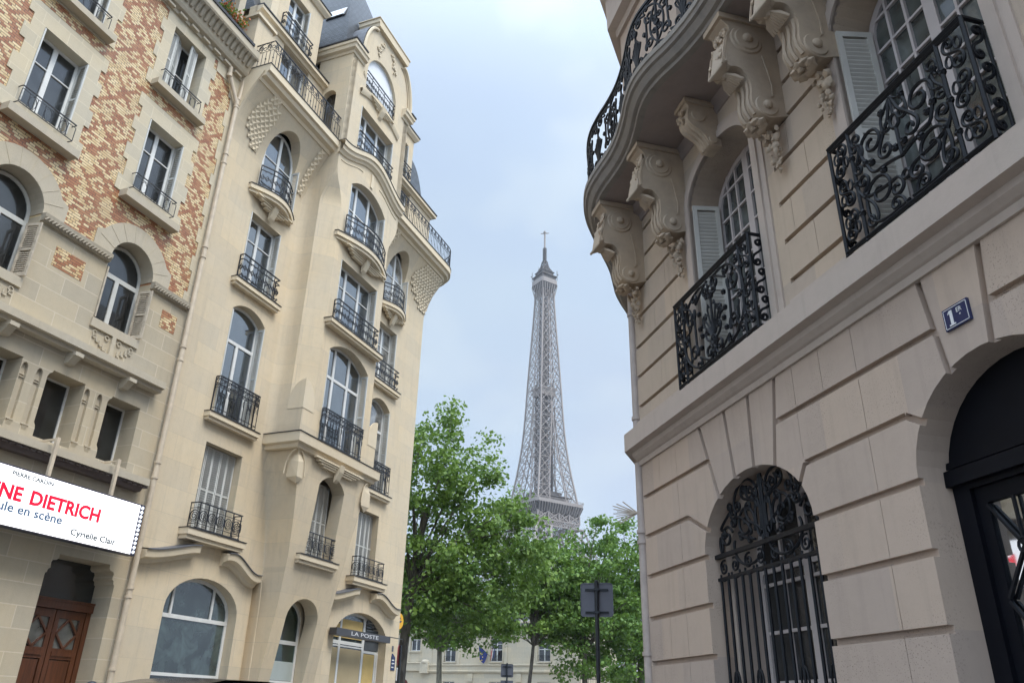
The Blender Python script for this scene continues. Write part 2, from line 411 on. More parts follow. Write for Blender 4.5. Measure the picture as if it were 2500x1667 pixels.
M['iron_far'] = plain('black_iron_paint', (.016,.018,.024), .45, .0, .2, 10)
M['white'] = plain('white_paint', (.74,.74,.71), .5, 0, .06, 3)
M['shutter'] = plain('grey_white_shutter_paint', (.60,.60,.56), .55, 0, .08, 3)
M['oldshutter'] = plain('weathered_shutter_paint', (.50,.43,.33), .7, 0, .25, 8)
M['rshutter'] = plain('pale_grey_shutter_paint', (.56,.54,.49), .55, 0, .08, 3)
M['rframe'] = plain('rosy_white_frame_paint', (.56,.50,.48), .5, 0, .06, 3)
M['lead'] = plain('grey_lead', (.13,.135,.15), .55, .3, .2, 4)
M['edge'] = plain('dark_lead_flashing', (.035,.034,.036), .6, .1, .2, 6)
M['pipe'] = plain('cream_pipe_paint', (.60,.50,.37), .55, 0, .14, 5)
M['spike'] = plain('pale_rod_paint', (.55,.47,.38), .5, 0, .1, 5)
M['rpipe'] = plain('rosy_pipe_paint', (.42,.355,.315), .6, 0, .14, 5)
M['slate'] = slatemat('blue_slate')
M['slate2'] = slatemat('grey_slate', (.075,.088,.105), .14, .22)
M['glass'] = glassmat('window_glass', refl=.7, lo=.14)
M['glass_c'] = glassmat('curtained_white_glass', (.16,.155,.14), refl=.6, lo=.10)
M['glass_dark'] = glassmat('dark_window_glass', (.012,.014,.015), refl=.2, lo=.035)
M['glass_shop'] = glassmat('shop_glass', (.035,.05,.048), refl=.3, lo=.05)
M['glass_green'] = glassmat('green_shop_glass', (.01,.03,.02), refl=.3, lo=.04)
M['glass_r'] = glassmat('curtained_glass', (.055,.062,.058), refl=.3, lo=.05)
M['frost'] = plain('frosted_film', (.42,.47,.45), .4, 0, .08, 2)
M['blind'] = plain('white_roller_blind', (.78,.80,.82), .6, 0, .03, 2)
M['wood'] = woodmat('varnished_brown_wood')
M['door_glass'] = glassmat('door_glass', (.10,.105,.095), refl=.5, lo=.12)
M['blackdoor'] = plain('black_door_paint', (.0035,.004,.007), .55, 0, .2, 4, 0, .15)
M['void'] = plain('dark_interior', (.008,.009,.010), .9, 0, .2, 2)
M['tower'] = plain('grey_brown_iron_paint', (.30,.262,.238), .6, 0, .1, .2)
M['tower_dark'] = plain('dark_tower_iron', (.10,.088,.082), .7, 0, .1, .2)  # darker iron tone for core, deck underside, brackets and cabin
M['led'] = emit('lit_white_screen', (1.0,.99,1.0), 1.15)
M['led_red'] = emit('lit_red_letters', (.85,.005,.03), .9)
M['led_blue'] = emit('lit_slate_letters', (.06,.11,.18), .45)
M['led_grey'] = emit('lit_grey_letters', (.05,.075,.085), .25)
M['bulb'] = emit('lit_bulb', (.9,.95,1.0), 1.3)
M['case'] = plain('dark_blue_metal', (.05,.05,.085), .4, .3, .15, 4)
M['asphalt'] = plain('asphalt', (.05,.05,.052), .9, 0, .25, 4, .4)
M['paving'] = stone('pavement_stone', (.25,.24,.225), joints=(.9,.6,.008), joint_col=.6)
M['kerb'] = plain('granite_kerb', (.30,.295,.285), .8, 0, .2, 8)
M['signback'] = plain('sign_back_grey', (.125,.13,.155), .5, .2, .1, 3)
M['signpole'] = plain('dark_grey_pole_paint', (.022,.027,.033), .45, .2, .2, 5)
M['fascia'] = plain('charcoal_fascia', (.062,.062,.068), .5, 0, .08, 3)
M['yellow'] = plain('post_yellow', (.78,.40,.012), .45, 0, .05, 3)
M['navy'] = plain('navy_blue', (.012,.02,.085), .4, 0, .1, 4)
M['enamel'] = plain('blue_enamel', (.012,.022,.085), .25, 0, .1, 10)
M['letter'] = plain('white_enamel_letter', (.72,.72,.72), .35, 0, .03, 4)
M['amber'] = plain('amber_interior_glow', (.58,.42,.16), .8, 0, .15, 2)  # light inside the post office, painted as flat amber colour
M['tanblind'] = plain('tan_blind', (.46,.37,.22), .8, 0, .08, 1.5)
M['rollshut'] = plain('slate_roller_shutter', (.095,.105,.11), .5, .3, .15, 2)
M['red'] = plain('oxide_red_paint', (.16,.022,.014), .5, 0, .2, 4)
M['signred'] = plain('sign_red', (.20,.025,.03), .4, 0, .05, 4)
M['flag_blue'] = plain('flag_blue_cloth', (.018,.032,.15), .8, 0, .15, 4)
M['flag_white'] = plain('flag_white_cloth', (.62,.62,.62), .8, 0, .05, 4)
M['flag_red'] = plain('flag_red_cloth', (.42,.03,.04), .8, 0, .05, 4)
M['gold'] = plain('gold_star_cloth', (.8,.6,.12), .7, 0, .05, 4)
M['leaf1'] = leafmat('plane_tree_leaf', (.055,.125,.026), (.19,.29,.07))
M['leaf2'] = leafmat('deep_green_leaf', (.045,.115,.028), (.155,.26,.06))
M['leaf3'] = leafmat('far_leaf', (.03,.08,.03), (.07,.15,.05))
M['bark'] = barkmat('plane_bark'); M['bark_pale'] = barkmat('pale_plane_bark', (.24,.225,.17), (.12,.11,.085))
M['geranium'] = leafmat('geranium_petal', (.45,.05,.03), (.65,.16,.08)); M['geraleaf'] = leafmat('geranium_leaf', (.05,.10,.02), (.12,.2,.05))
M['carpaint'] = plain('black_car_paint', (.012,.014,.02), .18, .2, .1, 2); M['tyre'] = plain('tyre_rubber', (.015,.015,.015), .85); M['chrome'] = plain('bright_metal', (.6,.6,.6), .25, 1.0)
M['redglow'] = emit('red_lamp_glass', (.75,.02,.05), .55)
M['mirror_glass'] = glassmat('reflecting_door_glass', (.01,.011,.013), refl=.5, lo=.30)
# ------------------------------------------------------------------ facade frames
AL = R(21.567); AR = R(-14.327)
dL = Vector((math.sin(AL), math.cos(AL), 0)); nL = Vector((dL.y, -dL.x, 0)); OL = nL*(-14.0)
dR = Vector((math.sin(AR), math.cos(AR), 0)); nR = Vector((dR.y, -dR.x, 0)); OR_ = nR*4.5
RZL = math.pi/2 - AL; RZR = math.pi/2 - AR + math.pi
def LP(u, off, z=0.0): return OL + dL*u + nL*off + Vector((0,0,z))       # left facade point
def RP(U, off, z=0.0): return OR_ + dR*U - nR*off + Vector((0,0,z))      # right facade point

def window(par, op, y, frame, pane, bars=(), bw=.06, seg=False, off=(0,0,0), extra=None, fd=.06, name='window'):
    u0, u1, z0, zs, rise = op
    mb = MB(); mb.plate(arch(u0,u1,z0,zs,rise,14,seg), [inset_arch(u0,u1,z0,zs,rise,bw,seg)], y, y+fd)
    for b in bars:
        k, c, a0, a1, w = b
        if k == 'v': mb.box(c-w/2, c+w/2, y-.004, y+fd-.008, a0, a1)
        else: mb.box(a0, a1, y-.002, y+fd-.012, c-w/2, c+w/2)
    w = mb.build(name, frame, par, off=off)
    pb = MB(); pb.plate(arch(u0+.02,u1-.02,z0+.02,zs,max(0,rise-.02),14,seg), [], y+.028, y+.036)
    pb.build('pane', pane, w, off=off)
    return w
def louvre(mb, p, ax, w, h, th=.035, pitch=.062, midrail=True, norm=None, stile=.055):
    """louvred panel: lower corner p, unit width direction ax (horizontal), width w, height h"""
    p = Vector(p); ax = Vector(ax).normalized(); nz = Vector((0,0,1)); ny = ax.cross(nz)
    def b(a0, a1, z0, z1, t=th): mb.obox(p + ax*((a0+a1)/2) + nz*((z0+z1)/2), ax*((a1-a0)/2), ny*(t/2), nz*((z1-z0)/2))
    b(0, stile, 0, h); b(w-stile, w, 0, h); b(stile, w-stile, 0, stile*1.2); b(stile, w-stile, h-stile*1.2, h)
    if midrail: b(stile, w-stile, h*.5-stile*.5, h*.5+stile*.5)
    n = int((h-stile*2.4)/pitch)
    for i in range(n):
        z = stile*1.2 + (i+.5)*pitch
        if midrail and abs(z-h*.5) < stile*.6: continue
        c = p + ax*(w/2) + nz*z
        mb.obox(c, ax*(w/2-stile), ny*(th*.32) + nz*(pitch*.30), nz*.005)
    return mb

# ================================================================== BRICK BUILDING
B0 = (9.0, 0, 0)
bb = empty('brick_building', LP(9.0, 0), RZL, 'patterned brick and stone theatre facade with a brown double door beside the cream bay building', 'building')
def bbuild(mb, name, mat, par=None, smooth=0): return mb.build(name, mat, par or bb, smooth, off=B0)
CX = [5.40, 8.42, 11.44]                 # window columns
F1C = [6.11, 7.63, 9.15, 10.64, 12.16]   # small first-floor windows
def f1open(c):
    a, b = c-.45, c+.44
    return [(a+.05,6.25),(b,6.25),(b,7.65),(a+.1,7.65),(a+.085,7.60),(a+.03,7.56),(a,7.48),(a,6.52),(a+.04,6.46),(a+.05,6.40)]
dooro = [(11.30,0),(13.0,0),(13.0,3.84),(12.965,3.86),(12.955,3.92),(12.91,3.95),(12.925,4.05),(12.90,4.10),(12.82,4.11),(12.78,4.15),(12.78,4.23),
         (11.52,4.23),(11.52,4.15),(11.48,4.11),(11.40,4.10),(11.375,4.05),(11.39,3.95),(11.345,3.92),(11.335,3.86),(11.30,3.84)]
# lower stone wall
mb = MB()
holes = [f1open(c) for c in F1C]
for c in F1C[:-1]:
    for k in (.53, .86): holes.append(arch(c+k-.07, c+k+.07, 6.43, 7.45, .13, 8))
out = [(1.5,0),(11.30,0)] + [p for p in reversed(dooro[2:])] + [(13.0,0),(13.42,0),(13.42,10.58)]
for c in reversed(CX): out += [(c+.625,10.58),(c+.625,9.12),(c-.625,9.12),(c-.625,10.58)]
out += [(1.5,10.58)]
mb.plate(out, holes, 0, .55)
bbuild(mb, 'stone_wall', M['ashlar'])
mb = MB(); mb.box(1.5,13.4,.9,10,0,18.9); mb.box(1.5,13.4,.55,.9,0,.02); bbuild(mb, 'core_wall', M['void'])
# niches: recessed backs with little stepped caps
for c in F1C[:-1]:
    for k in (.53, .86):
        mb = MB(); mb.box(c+k-.072,c+k+.072,.07,.12,6.42,7.62)
        for z in (7.28,7.33): mb.box(c+k-.069,c+k+.069,.045,.07,z,z+.02)
        mb.box(c+k-.085,c+k+.085,-.02,0.0,6.40,6.425); mb.prism_x([(-.03,6.38),(0,6.30),(0,6.38)], c+k-.05, c+k+.05); bbuild(mb, 'niche', M['ashlar_plain'])
# brick wall with openings
mb = MB(); hol = []
def rectw(c, z0, z1): return [(c-.585,z0),(c+.585,z0),(c+.585,z1),(c-.585,z1)]
for c in CX: hol += [rectw(c,12.60,14.62), rectw(c,15.82,17.69)]
out = [(1.5,10.58)]
for c in CX: out += [(c-.63,10.58)] + [(c-.63*math.cos(math.pi*i/14), 10.64+.645*math.sin(math.pi*i/14)) for i in range(15)] + [(c+.63,10.58)]
mb.plate(out + [(13.42,10.58),(13.42,18.2),(1.5,18.2)], hol, 0, .55); bbuild(mb, 'brick_wall', M['brick'])
# insert panels of brick
mb = MB()
for a, b in ((3.52,4.26),(6.54,7.28),(9.56,10.30),(12.56,13.05)): mb.box(a,b,-.006,.02,9.71,10.165)
each(mb, bbuild, 'brick_panel', M['brick'])
# toothed stone surrounds
def toothed(c, zl, zt, z0, z1):
    w = .88; s = .13; L = []; Rr = []
    zs = [zl, zl+.40, zl+.85, zl+1.30, zl+1.72, zl+2.10, zl+2.45, zt]
    for i in range(len(zs)-1):
        k = w + (s if i % 2 == 0 else 0)
        Rr += [(c+k, zs[i]), (c+k, zs[i+1])]; L += [(c-k, zs[i]), (c-k, zs[i+1])]
    return Rr + list(reversed(L))
for c in CX:
    for (zl, zt, z0, z1) in ((12.28,15.10,12.60,14.62),(15.50,17.98,15.82,17.69)):
        mb = MB(); mb.plate(toothed(c,zl,zt,z0,z1), [[(c+(a-c)*.992, z0+.004+(b-z0)*.996) for a, b in rectw(c,z0,z1)]], -.022, .34); bbuild(mb, 'window_surround', M['quoin'])
# stone edge quoins at the right end, frieze
mb = MB(); Z = [10.62,10.95,11.55,11.98,12.39,12.80,13.23,13.75,14.21,14.55,15.06,15.69,16.2,16.75,17.2,17.65]
P = [(13.42,10.62)]; P2 = []
for i in range(len(Z)-1):
    k = 13.07 if i % 2 == 0 else 13.17; P2 += [(k, Z[i]), (k, Z[i+1])]
P2[-1] = (P2[-1][0], 17.62)
mb.plate([(13.42,10.62)] + [(13.42,18.1),(1.5,18.1),(1.5,17.99),(12.45,17.99),(12.45,17.62)] + list(reversed(P2)), [], -.018, .03); bbuild(mb, 'quoin', M['quoin'])
# arch voussoirs
for c in CX:
    o = [(c+1.12,10.64),(c+1.12,11.09)]
    n = 18; r = 1.08
    for i in range(n+1):
        t = math.pi*i/n
        if r*math.sin(t) > .47: o.append((c+r*math.cos(t), 10.64+r*math.sin(t)))
    o += [(c-1.12,11.09),(c-1.12,10.64)]
    mb = MB(); inn = [(c-.62,10.64)] + [(c-.62*math.cos(math.pi*i/n), 10.64+.635*math.sin(math.pi*i/n)) for i in range(1,n)] + [(c+.62,10.64)]
    mb.plate(o + inn, [], -.03, .40); vs = bbuild(mb, 'arch_surround', M['ashlar_plain'])
    mb = MB()
    for i in range(1, 9):
        t = math.pi*(i/9)
        p = Vector((c+.63*math.cos(t), -.031, 10.64+.645*math.sin(t))); q = Vector((c+1.075*math.cos(t), -.031, 10.64+1.075*math.sin(t)))
        mb.bar(p, q, .012, .006)
    mb.build('voussoir_joint', M['quoin'], vs, off=B0)
# string course with rope carving
def string(a, b):
    mb = MB(); mb.sweep([(-.02,10.46),(.07,10.47),(.12,10.56),(.13,10.64),(-.02,10.65)], [(a,0),(b,0)])
    n = int((b-a)/.085)
    for i in range(n):
        x = a + .03 + i*.085; mb.bar((x,-.10,10.49), (x+.06,-.13,10.56), .035, .03)
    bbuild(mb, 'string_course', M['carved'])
for c0, c1 in zip([2.0]+CX, CX+[13.95]): string(c0+.63 if c0 > 2 else 2.0, c1-.63)
# ledges
mb = MB(); mb.sweep([(-.02,8.10),(.20,8.10),(.20,8.18),(.30,8.19),(.30,8.345),(.02,8.37),(-.02,8.37)], [(1.5,0),(12.9,0)])
bbuild(mb, 'ledge', M['ashlar_plain'])
mb = MB(); mb.sweep([(-.02,5.95),(.30,5.95),(.30,6.10),(.02,6.13),(-.02,6.13)], [(1.5,0),(13.05,0)]); bbuild(mb, 'ledge', M['ashlar_plain'])
mb = MB(); mb.sweep([(-.02,5.82),(.15,5.82),(.24,5.948),(-.02,5.948)], [(1.5,0),(12.98,0)])
for i in range(70):
    x = 2.6+i*.15; mb.box(x,x+.11,-.255,-.16,5.90,5.944)
bbuild(mb, 'dentil_course', M['darkstone'])
for c in (6.02,7.53,9.04,10.54,11.98):
    mb = MB(); mb.box(c-.10,c+.10,-.29,0,8.02,8.10); mb.prism_x([(0,7.86),(-.10,7.88),(-.22,8.0),(-.24,8.02),(0,8.02)], c-.09, c+.09); bbuild(mb, 'bracket', M['ashlar_plain'])
# carved panels under the arched windows
for c in CX:
    mb = MB(); mb.box(c-.62,c+.62,-.01,.0,8.36,8.36+.001); mb.box(c-.66,c+.66,-.05,.0,8.90,9.10)
    for s in (-1, 1):
        for k in range(5):
            a = c + s*(.10+.1*k); mb.box(a-.035, a+.05, -.028, .0, 8.44+.06*k, 8.47+.06*k); mb.box(a-.035, a-.015, -.028, 0, 8.44+.06*k, 8.56+.06*k)
        for k in (.17,.5): mb.tube([(c+s*k+.05*math.cos(t*.6283), -.02, 8.80+.05*math.sin(t*.6283)) for t in range(10)], .012, 4, closed=True)
    mb.box(c-.05,c+.05,-.05,0,8.37,8.90)
    bbuild(mb, 'carved_panel', M['ashlar_plain'])
# arched windows and louvred shutters
for c in CX:
    window(bb, (c-.625,c+.625,9.12,10.60,.64), .34, M['shutter'], M['glass_dark'], [('h',10.42,c-.62,c+.62,.11),('v',c,9.12,10.4,.11)], .07, off=B0)
    mb = MB(); louvre(mb, (c+.62,-.13,9.14), (-.20,.98,0), .36, 1.24, pitch=.05); bbuild(mb, 'shutter', M['oldshutter'])
    mb = MB(); louvre(mb, (c-.60,-.03,9.14), (.03,.99,0), .33, 1.24, pitch=.05); bbuild(mb, 'shutter', M['oldshutter'])
# first-floor windows
for c in F1C: window(bb, (c-.46,c+.45,6.24,7.66,0), .45, M['white'], M['glass_dark'], [], .05, off=B0)
# upper windows: sill, frame, railing, shutters
def guard(u0, u1, y):
    w = u1-u0; L = [([(0,.47),(w,.47)],.016),([(0,.40),(w,.40)],.008),([(0,.06),(w,.06)],.010)]
    n = 7
    for i in range(n+1):
        a = w*i/n; L.append(([(a,.06),(a,.40)],.009))
    for i in (1,3,5): L.append((circ((w*(i+.5)/n,.23), w/n*.45, 12, .15),.008))
    mb = MB(); iron(mb, L, Path([(u0,y),(u1,y)]), 0)
    for x in (u0, u1):
        for z in (.47,.06): mb.tube([(x,y,z),(x,-.005,z+.01)],.012,4)
    return mb
for c in CX:
    for fl, (z0, z1) in enumerate(((12.60,14.62),(15.82,17.69))):
        mb = MB(); mb.box(c-.84,c+.84,-.25,.30,z0-.48 if fl == 0 else z0-.34, z0-.30+.12*fl); mb.box(c-.78,c+.78,-.02,.3,z0-.40,z0+.0)
        bbuild(mb, 'window_sill', M['ashlar_plain'])
        mid = c-.03
        if not (fl == 1 and c > 11): window(bb, (c-.565,c+.565,z0,z1,0), .26, M['white'], M['glass_dark'], [('v',mid,z0,z1,.11),('h',z0+1.32,c-.56,mid,.025),('h',z0+1.32,mid,c+.56,.025)], .075, off=B0)
        else: window(bb, (c-.565,c+.565,z0,z1,0), .34, M['white'], M['glass_dark'], [('v',c,z0,z1,.09),('h',z0+.9,c-.56,c+.56,.03)], .06, off=B0)
        if fl == 1 and c > 11:      # half closed louvres
            mb = MB(); louvre(mb, (c-.56,.15,z0+.02), (1,.04,0), .26, 1.83); bbuild(mb, 'shutter', M['shutter'])
            mb = MB(); louvre(mb, (c-.29,.16,z0+.02), (.8,.45,0), .27, 1.83); bbuild(mb, 'shutter', M['shutter'])
            mb = MB(); louvre(mb, (c+.10,.05,z0+.02), (.95,.3,0), .26, 1.83); bbuild(mb, 'shutter', M['shutter'])
            mb = MB(); louvre(mb, (c+.37,.10,z0+.02), (.5,.87,0), .22, 1.83); bbuild(mb, 'shutter', M['shutter'])
        else:
            for s in (-1, 1):
                mb = MB(); louvre(mb, (c+s*.558,-.03,z0+.03), (0,1,0), .29, z1-z0-.06); bbuild(mb, 'shutter', M['shutter'])
        g = guard(c-.66, c+.64, -.17); g.xf(lambda p, z=z0-.20: (p.x, p.y, p.z+z)); bbuild(g, 'window_guard', M['iron_far'])
# top cornice
mb = MB(); mb.sweep([(-.02,18.02),(.07,18.02),(.07,18.12),(.20,18.16),(.25,18.24),(.30,18.42),(.42,18.64),(.50,18.67),(.53,18.72),(.53,18.93),(-.02,18.98)], [(1.5,0),(13.38,0)]); bbuild(mb, 'cornice', M['ashlar_plain'])
mb = MB()
for i in range(46):
    x = 5.2+i*.178
    mb.tube([(x,-.30,18.36),(x,-.40,18.58),(x,-.505,18.665)], [.055,.075,.082], 7)
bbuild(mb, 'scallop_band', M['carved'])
mb = MB()
for i in range(18):
    x = 5.5+i*.44; mb.box(x,x+.26,-.15,-.06,18.03,18.10)
each(mb, bbuild, 'dentil', M['ashlar_plain'])
# zinc gutter, steep roof and dormers
mb = MB(); mb.box(1.5,13.1,-.56,-.5,18.94,19.03); mb.box(1.5,13.1,-.5,.3,18.99,19.02); bbuild(mb, 'gutter', M['edge'])
mb = MB(); mb.prism_x([(.25,18.98),(1.5,22.2),(6,22.6),(6,18.98)], 1.5, 13.38); bbuild(mb, 'roof', M['slate'])
for c in (5.40, 8.42, 11.9):
    d = MB(); d.box(c-.95,c-.72,-.1,1.2,19.02,21.3); d.box(c+.72,c+.95,-.1,1.2,19.02,21.3); d.box(c-.95,c+.95,-.16,1.4,21.3,21.5); d.box(c-.72,c+.72,-.1,1.2,19.02,19.35)
    d = bbuild(d, 'dormer', M['ashlar_plain'])
    window(d, (c-.72,c+.72,19.35,21.3,0), .1, M['lead'], M['glass_dark'], [('v',c,19.35,21.3,.07)], .09, off=B0)
    MB().box(c-1.02,c+1.02,-.22,1.5,21.5,21.58).build('dormer_roof', M['edge'], d, off=B0)
# brown double door, transom window, reveal
mb = MB(); mb.plate([(11.31,0),(12.99,0),(12.99,3.46),(11.31,3.46)], [[(11.42,0.02),(12.88,0.02),(12.88,3.28),(11.42,3.28)]], .44, .54)
df = bbuild(mb, 'door_frame', M['wood'])
mb = MB(); mb.plate(dooro, [], .535, .56); bbuild(mb, 'transom_window', M['glass_dark'])
mb = MB(); mb.box(11.31,12.99,.40,.46,3.28,3.46); mb.box(11.31,12.99,.38,.42,3.43,3.47); mb.build('door_head', M['wood'], df, off=B0)
for s in (0, 1):
    a, b = (11.43,12.15) if s == 0 else (12.17,12.87); c = (a+b)/2
    mb = MB(); mb.plate([(a,.02),(b,.02),(b,3.27),(a,3.27)], [[(a+.10,2.56),(b-.10,2.56),(b-.10,3.12),(a+.10,3.12)],[(a+.10,.9),(b-.10,.9),(b-.10,2.36),(a+.10,2.36)]], .46, .52)
    mb.box(a+.12,b-.12,.475,.51,.92,2.34); mb.box(a+.10,b-.10,.44,.465,2.42,2.50)
    dd = mb.build('door', M['wood'], bb, off=B0)
    mb = MB(); z0, z1 = 2.56, 3.12; zc = (z0+z1)/2
    for p, q in (((c,z0),(b-.10,zc)),((b-.10,zc),(c,z1)),((c,z1),(a+.10,zc)),((a+.10,zc),(c,z0))): mb.bar((p[0],.48,p[1]),(q[0],.48,q[1]),.055,.04)
    mb.build('lattice', M['wood'], dd, off=B0)
    MB().box(a+.09,b-.09,.495,.505,z0-.01,z1+.01).build('pane', M['door_glass'], dd, off=B0)
    MB().box(b-.09 if s == 0 else a+.03, b-.03 if s == 0 else a+.09, .40,.45,1.05,1.25).build('handle', M['chrome'], dd, off=B0)
# rain pipe with collars, Y-branch under the cornice
def pipe(path, r, collars, mat, name, par, off):
    mb = MB(); mb.tube(path, r, 10)
    for p, q in collars: mb.tube([p, q], r*1.28, 10)
    return mb.build(name, mat, par, 40, off=off)
pu, py = 13.31, -.13
pipe([(pu,py,0),(pu,py,17.1)], .062, [((pu,py,z),(pu,py,z+.05)) for z in (2.2,3.62,3.80,6.2,6.55,9.1,9.45,12.0,12.3,15.0,15.3,16.95)], M['pipe'], 'drain_pipe', bb, B0)
pipe([(pu,py,16.95),(pu-.03,py,17.15),(12.88,py+.02,17.75),(12.84,py+.02,17.9),(12.84,py+.02,18.05)], .06, [((pu,py,17.05),(pu,py,17.12)),((12.85,py+.02,17.72),(12.84,py+.02,17.82))], M['pipe'], 'drain_pipe', bb, B0)
pipe([(pu,py,17.1),(pu+.06,py,17.5),(pu+.1,py,18.1)], .058, [((pu+.02,py,17.25),(pu+.03,py,17.3))], M['pipe'], 'drain_pipe', bb, B0)
# geraniums in the gutter window box
fb = empty('flower_box', LP(12.25,.30,19.03), RZL, 'box of red and salmon geraniums on the gutter ledge above the brick facade', 'flower box')
mb = MB(); mb.prism_x([(-.11,0),(.11,0),(.13,.2),(-.13,.2)], -.42, .42); mb.build('planter', M['edge'], fb)
rn = random.Random(5)
def leaves(n, fn, size, rn, up=.4):
    V = []; F = []
    for i in range(n):
        p = fn(); d = Vector((rn.gauss(0,1), rn.gauss(0,1), rn.gauss(0,1)+up)).normalized(); t = d.orthogonal().normalized(); t.rotate(Matrix.Rotation(rn.uniform(0,6.28),3,d)); b = d.cross(t); s = size*rn.uniform(.6,1.25)
        k = len(V); V += [p-t*s*.5, p+b*s*.38+d*s*.08, p+t*s*.55, p-b*s*.38+d*s*.08]; F.append((k,k+1,k+2,k+3))
    m = MB(); m.add(V, F); return m
leaves(420, lambda: Vector((rn.uniform(-.42,.42), rn.gauss(0,.12)-.05, .2+abs(rn.gauss(0,.20))-.05)), .09, rn).build('foliage', M['geraleaf'], fb, fix=False)
leaves(330, lambda: Vector((rn.uniform(-.40,.45), rn.gauss(0,.13)-.08, .28+abs(rn.gauss(0,.2))-.12)), .075, rn).build('blossom', M['geranium'], fb, fix=False)

# ================================================================== LIT MARQUEE SIGN
SG = (9.0, 0, 0)
sg = empty('marquee_sign', LP(9.0, 0), RZL, 'long lit white marquee sign with red letters hung over the brown door', 'sign')
mb = MB(); mb.box(3.6,12.84,-.54,-.36,4.39,5.45); mb.build('case', M['case'], sg, off=SG)
mb = MB(); mb.box(3.6,12.70,-.556,-.541,4.41,5.42); mb.build('screen', M['led'], sg, off=SG)
mb = MB()
for i in range(11):
    mb.blob((12.77,-.555,4.46+.092*i), .034, i, .02, 2, (1,.5,1))
mb.build('bulb', M['bulb'], sg, off=SG)
def text(body, size, x, z, y, mat, name, par, off, xs=1.0, bold=0.0, align='LEFT', ext=.002, shear=0.0):
    cu = bpy.data.curves.new(name, 'FONT'); cu.body = body; cu.size = size; cu.offset = bold; cu.extrude = ext; cu.align_x = align; cu.shear = shear; cu.resolution_u = 3
    ob = bpy.data.objects.new(name, cu); COL.objects.link(ob); dg = bpy.context.evaluated_depsgraph_get()
    me = bpy.data.meshes.new_from_object(ob.evaluated_get(dg)); bpy.data.objects.remove(ob)
    for v in me.vertices: a, b, c = v.co; v.co = (x + a*xs - off[0], y - c - off[1], z + b - off[2])
    me.materials.clear(); me.materials.append(mat); o = bpy.data.objects.new(name, me); COL.objects.link(o)
    if par: o.parent = par
    return o
def textfit(body, x0, x1, z0, cap, y, mat, name, par, off, bold=0.0):
    o = text(body, cap/.70, 0, z0, y, mat, name, par, (0,0,0), 1, bold)
    xs = [v.co.x for v in o.data.vertices]; a, b = min(xs), max(xs)
    for v in o.data.vertices: v.co = (x0 + (v.co.x-a)/(b-a)*(x1-x0) - off[0], v.co.y, v.co.z)
    return o
YS = -.559
textfit('DIETRICH', 10.15, 11.74, 4.865, .245, YS, M['led_red'], 'lettering', sg, SG, .013)
textfit('MARLENE', 8.42, 9.98, 4.865, .245, YS, M['led_red'], 'lettering', sg, SG, .013)
textfit('PIERRE CARDIN', 9.67, 10.54, 5.285, .075, YS, M['led_grey'], 'lettering', sg, SG, .003)
textfit('présente', 9.99, 10.19, 5.215, .025, YS, M['led_grey'], 'lettering', sg, SG)
textfit('seule en scène', 9.33, 10.92, 4.65, .16, YS, M['led_blue'], 'lettering', sg, SG, .005)
textfit('par', 11.16, 11.25, 4.675, .03, YS, M['led_grey'], 'lettering', sg, SG)
textfit('Cyrielle Clair', 11.16, 12.27, 4.51, .115, YS, M['led_grey'], 'lettering', sg, SG, .004)
for u in (7.37, 8.90, 10.42, 11.93):
    mb = MB(); mb.box(u-.02,u+.02,-.50,.3,6.17,6.21); mb.box(u-.035,u+.035,-.52,-.46,5.44,6.22); mb.build('hanger', M['pipe'], sg, off=SG)
# ================================================================== CREAM BAY BUILDING
B1 = (19.05, 0, 0)
cb = empty('corner_building', LP(19.05, 0), RZL, 'cream corner apartment building with a projecting bay, coved balconies and a post office below', 'building')
def cbuild(mb, name, mat, par=None, smooth=0): return mb.build(name, mat, par or cb, smooth, off=B1)
def lerp_t(tab, z):
    if z <= tab[0][0]: return tab[0][1]
    for (a, va), (b, vb) in zip(tab, tab[1:]):
        if z <= b: return va + (vb-va)*(z-a)/(b-a)
    return tab[-1][1]
def sst(a, b, x): x = min(1, max(0, (x-a)/(b-a))); return x*x*(3-2*x)
def cove(z): t = min(1, max(0, (z-15.9)/2.3)); return .85*t*t
OFF = [(0,.05),(1.2,.12),(2.1,.27),(3.1,.43),(4.1,.58),(5.3,.76),(6.6,.90),(7.6,.99),(8.3,1.05)]
HW = [(0,1.22),(3.2,1.22),(4.1,1.23),(5.3,1.33),(6.2,1.46),(7.0,1.62),(7.7,1.80),(8.2,1.95),(8.4,2.0)]
def boff(z): return lerp_t(OFF, z)
def bhw(z): return lerp_t(HW, z)
def bc(z): return .48*sst(9.38, 9.42, z)*(1-sst(16.2, 17.5, z))
BC = 19.05
def dens(P, d=.2):
    out = []
    for (a, b), (c, e) in zip(P, P[1:]+P[:1]):
        n = max(1, int(math.hypot(c-a, e-b)/d))
        for i in range(n): out.append((a+(c-a)*i/n, b+(e-b)*i/n))
    return out
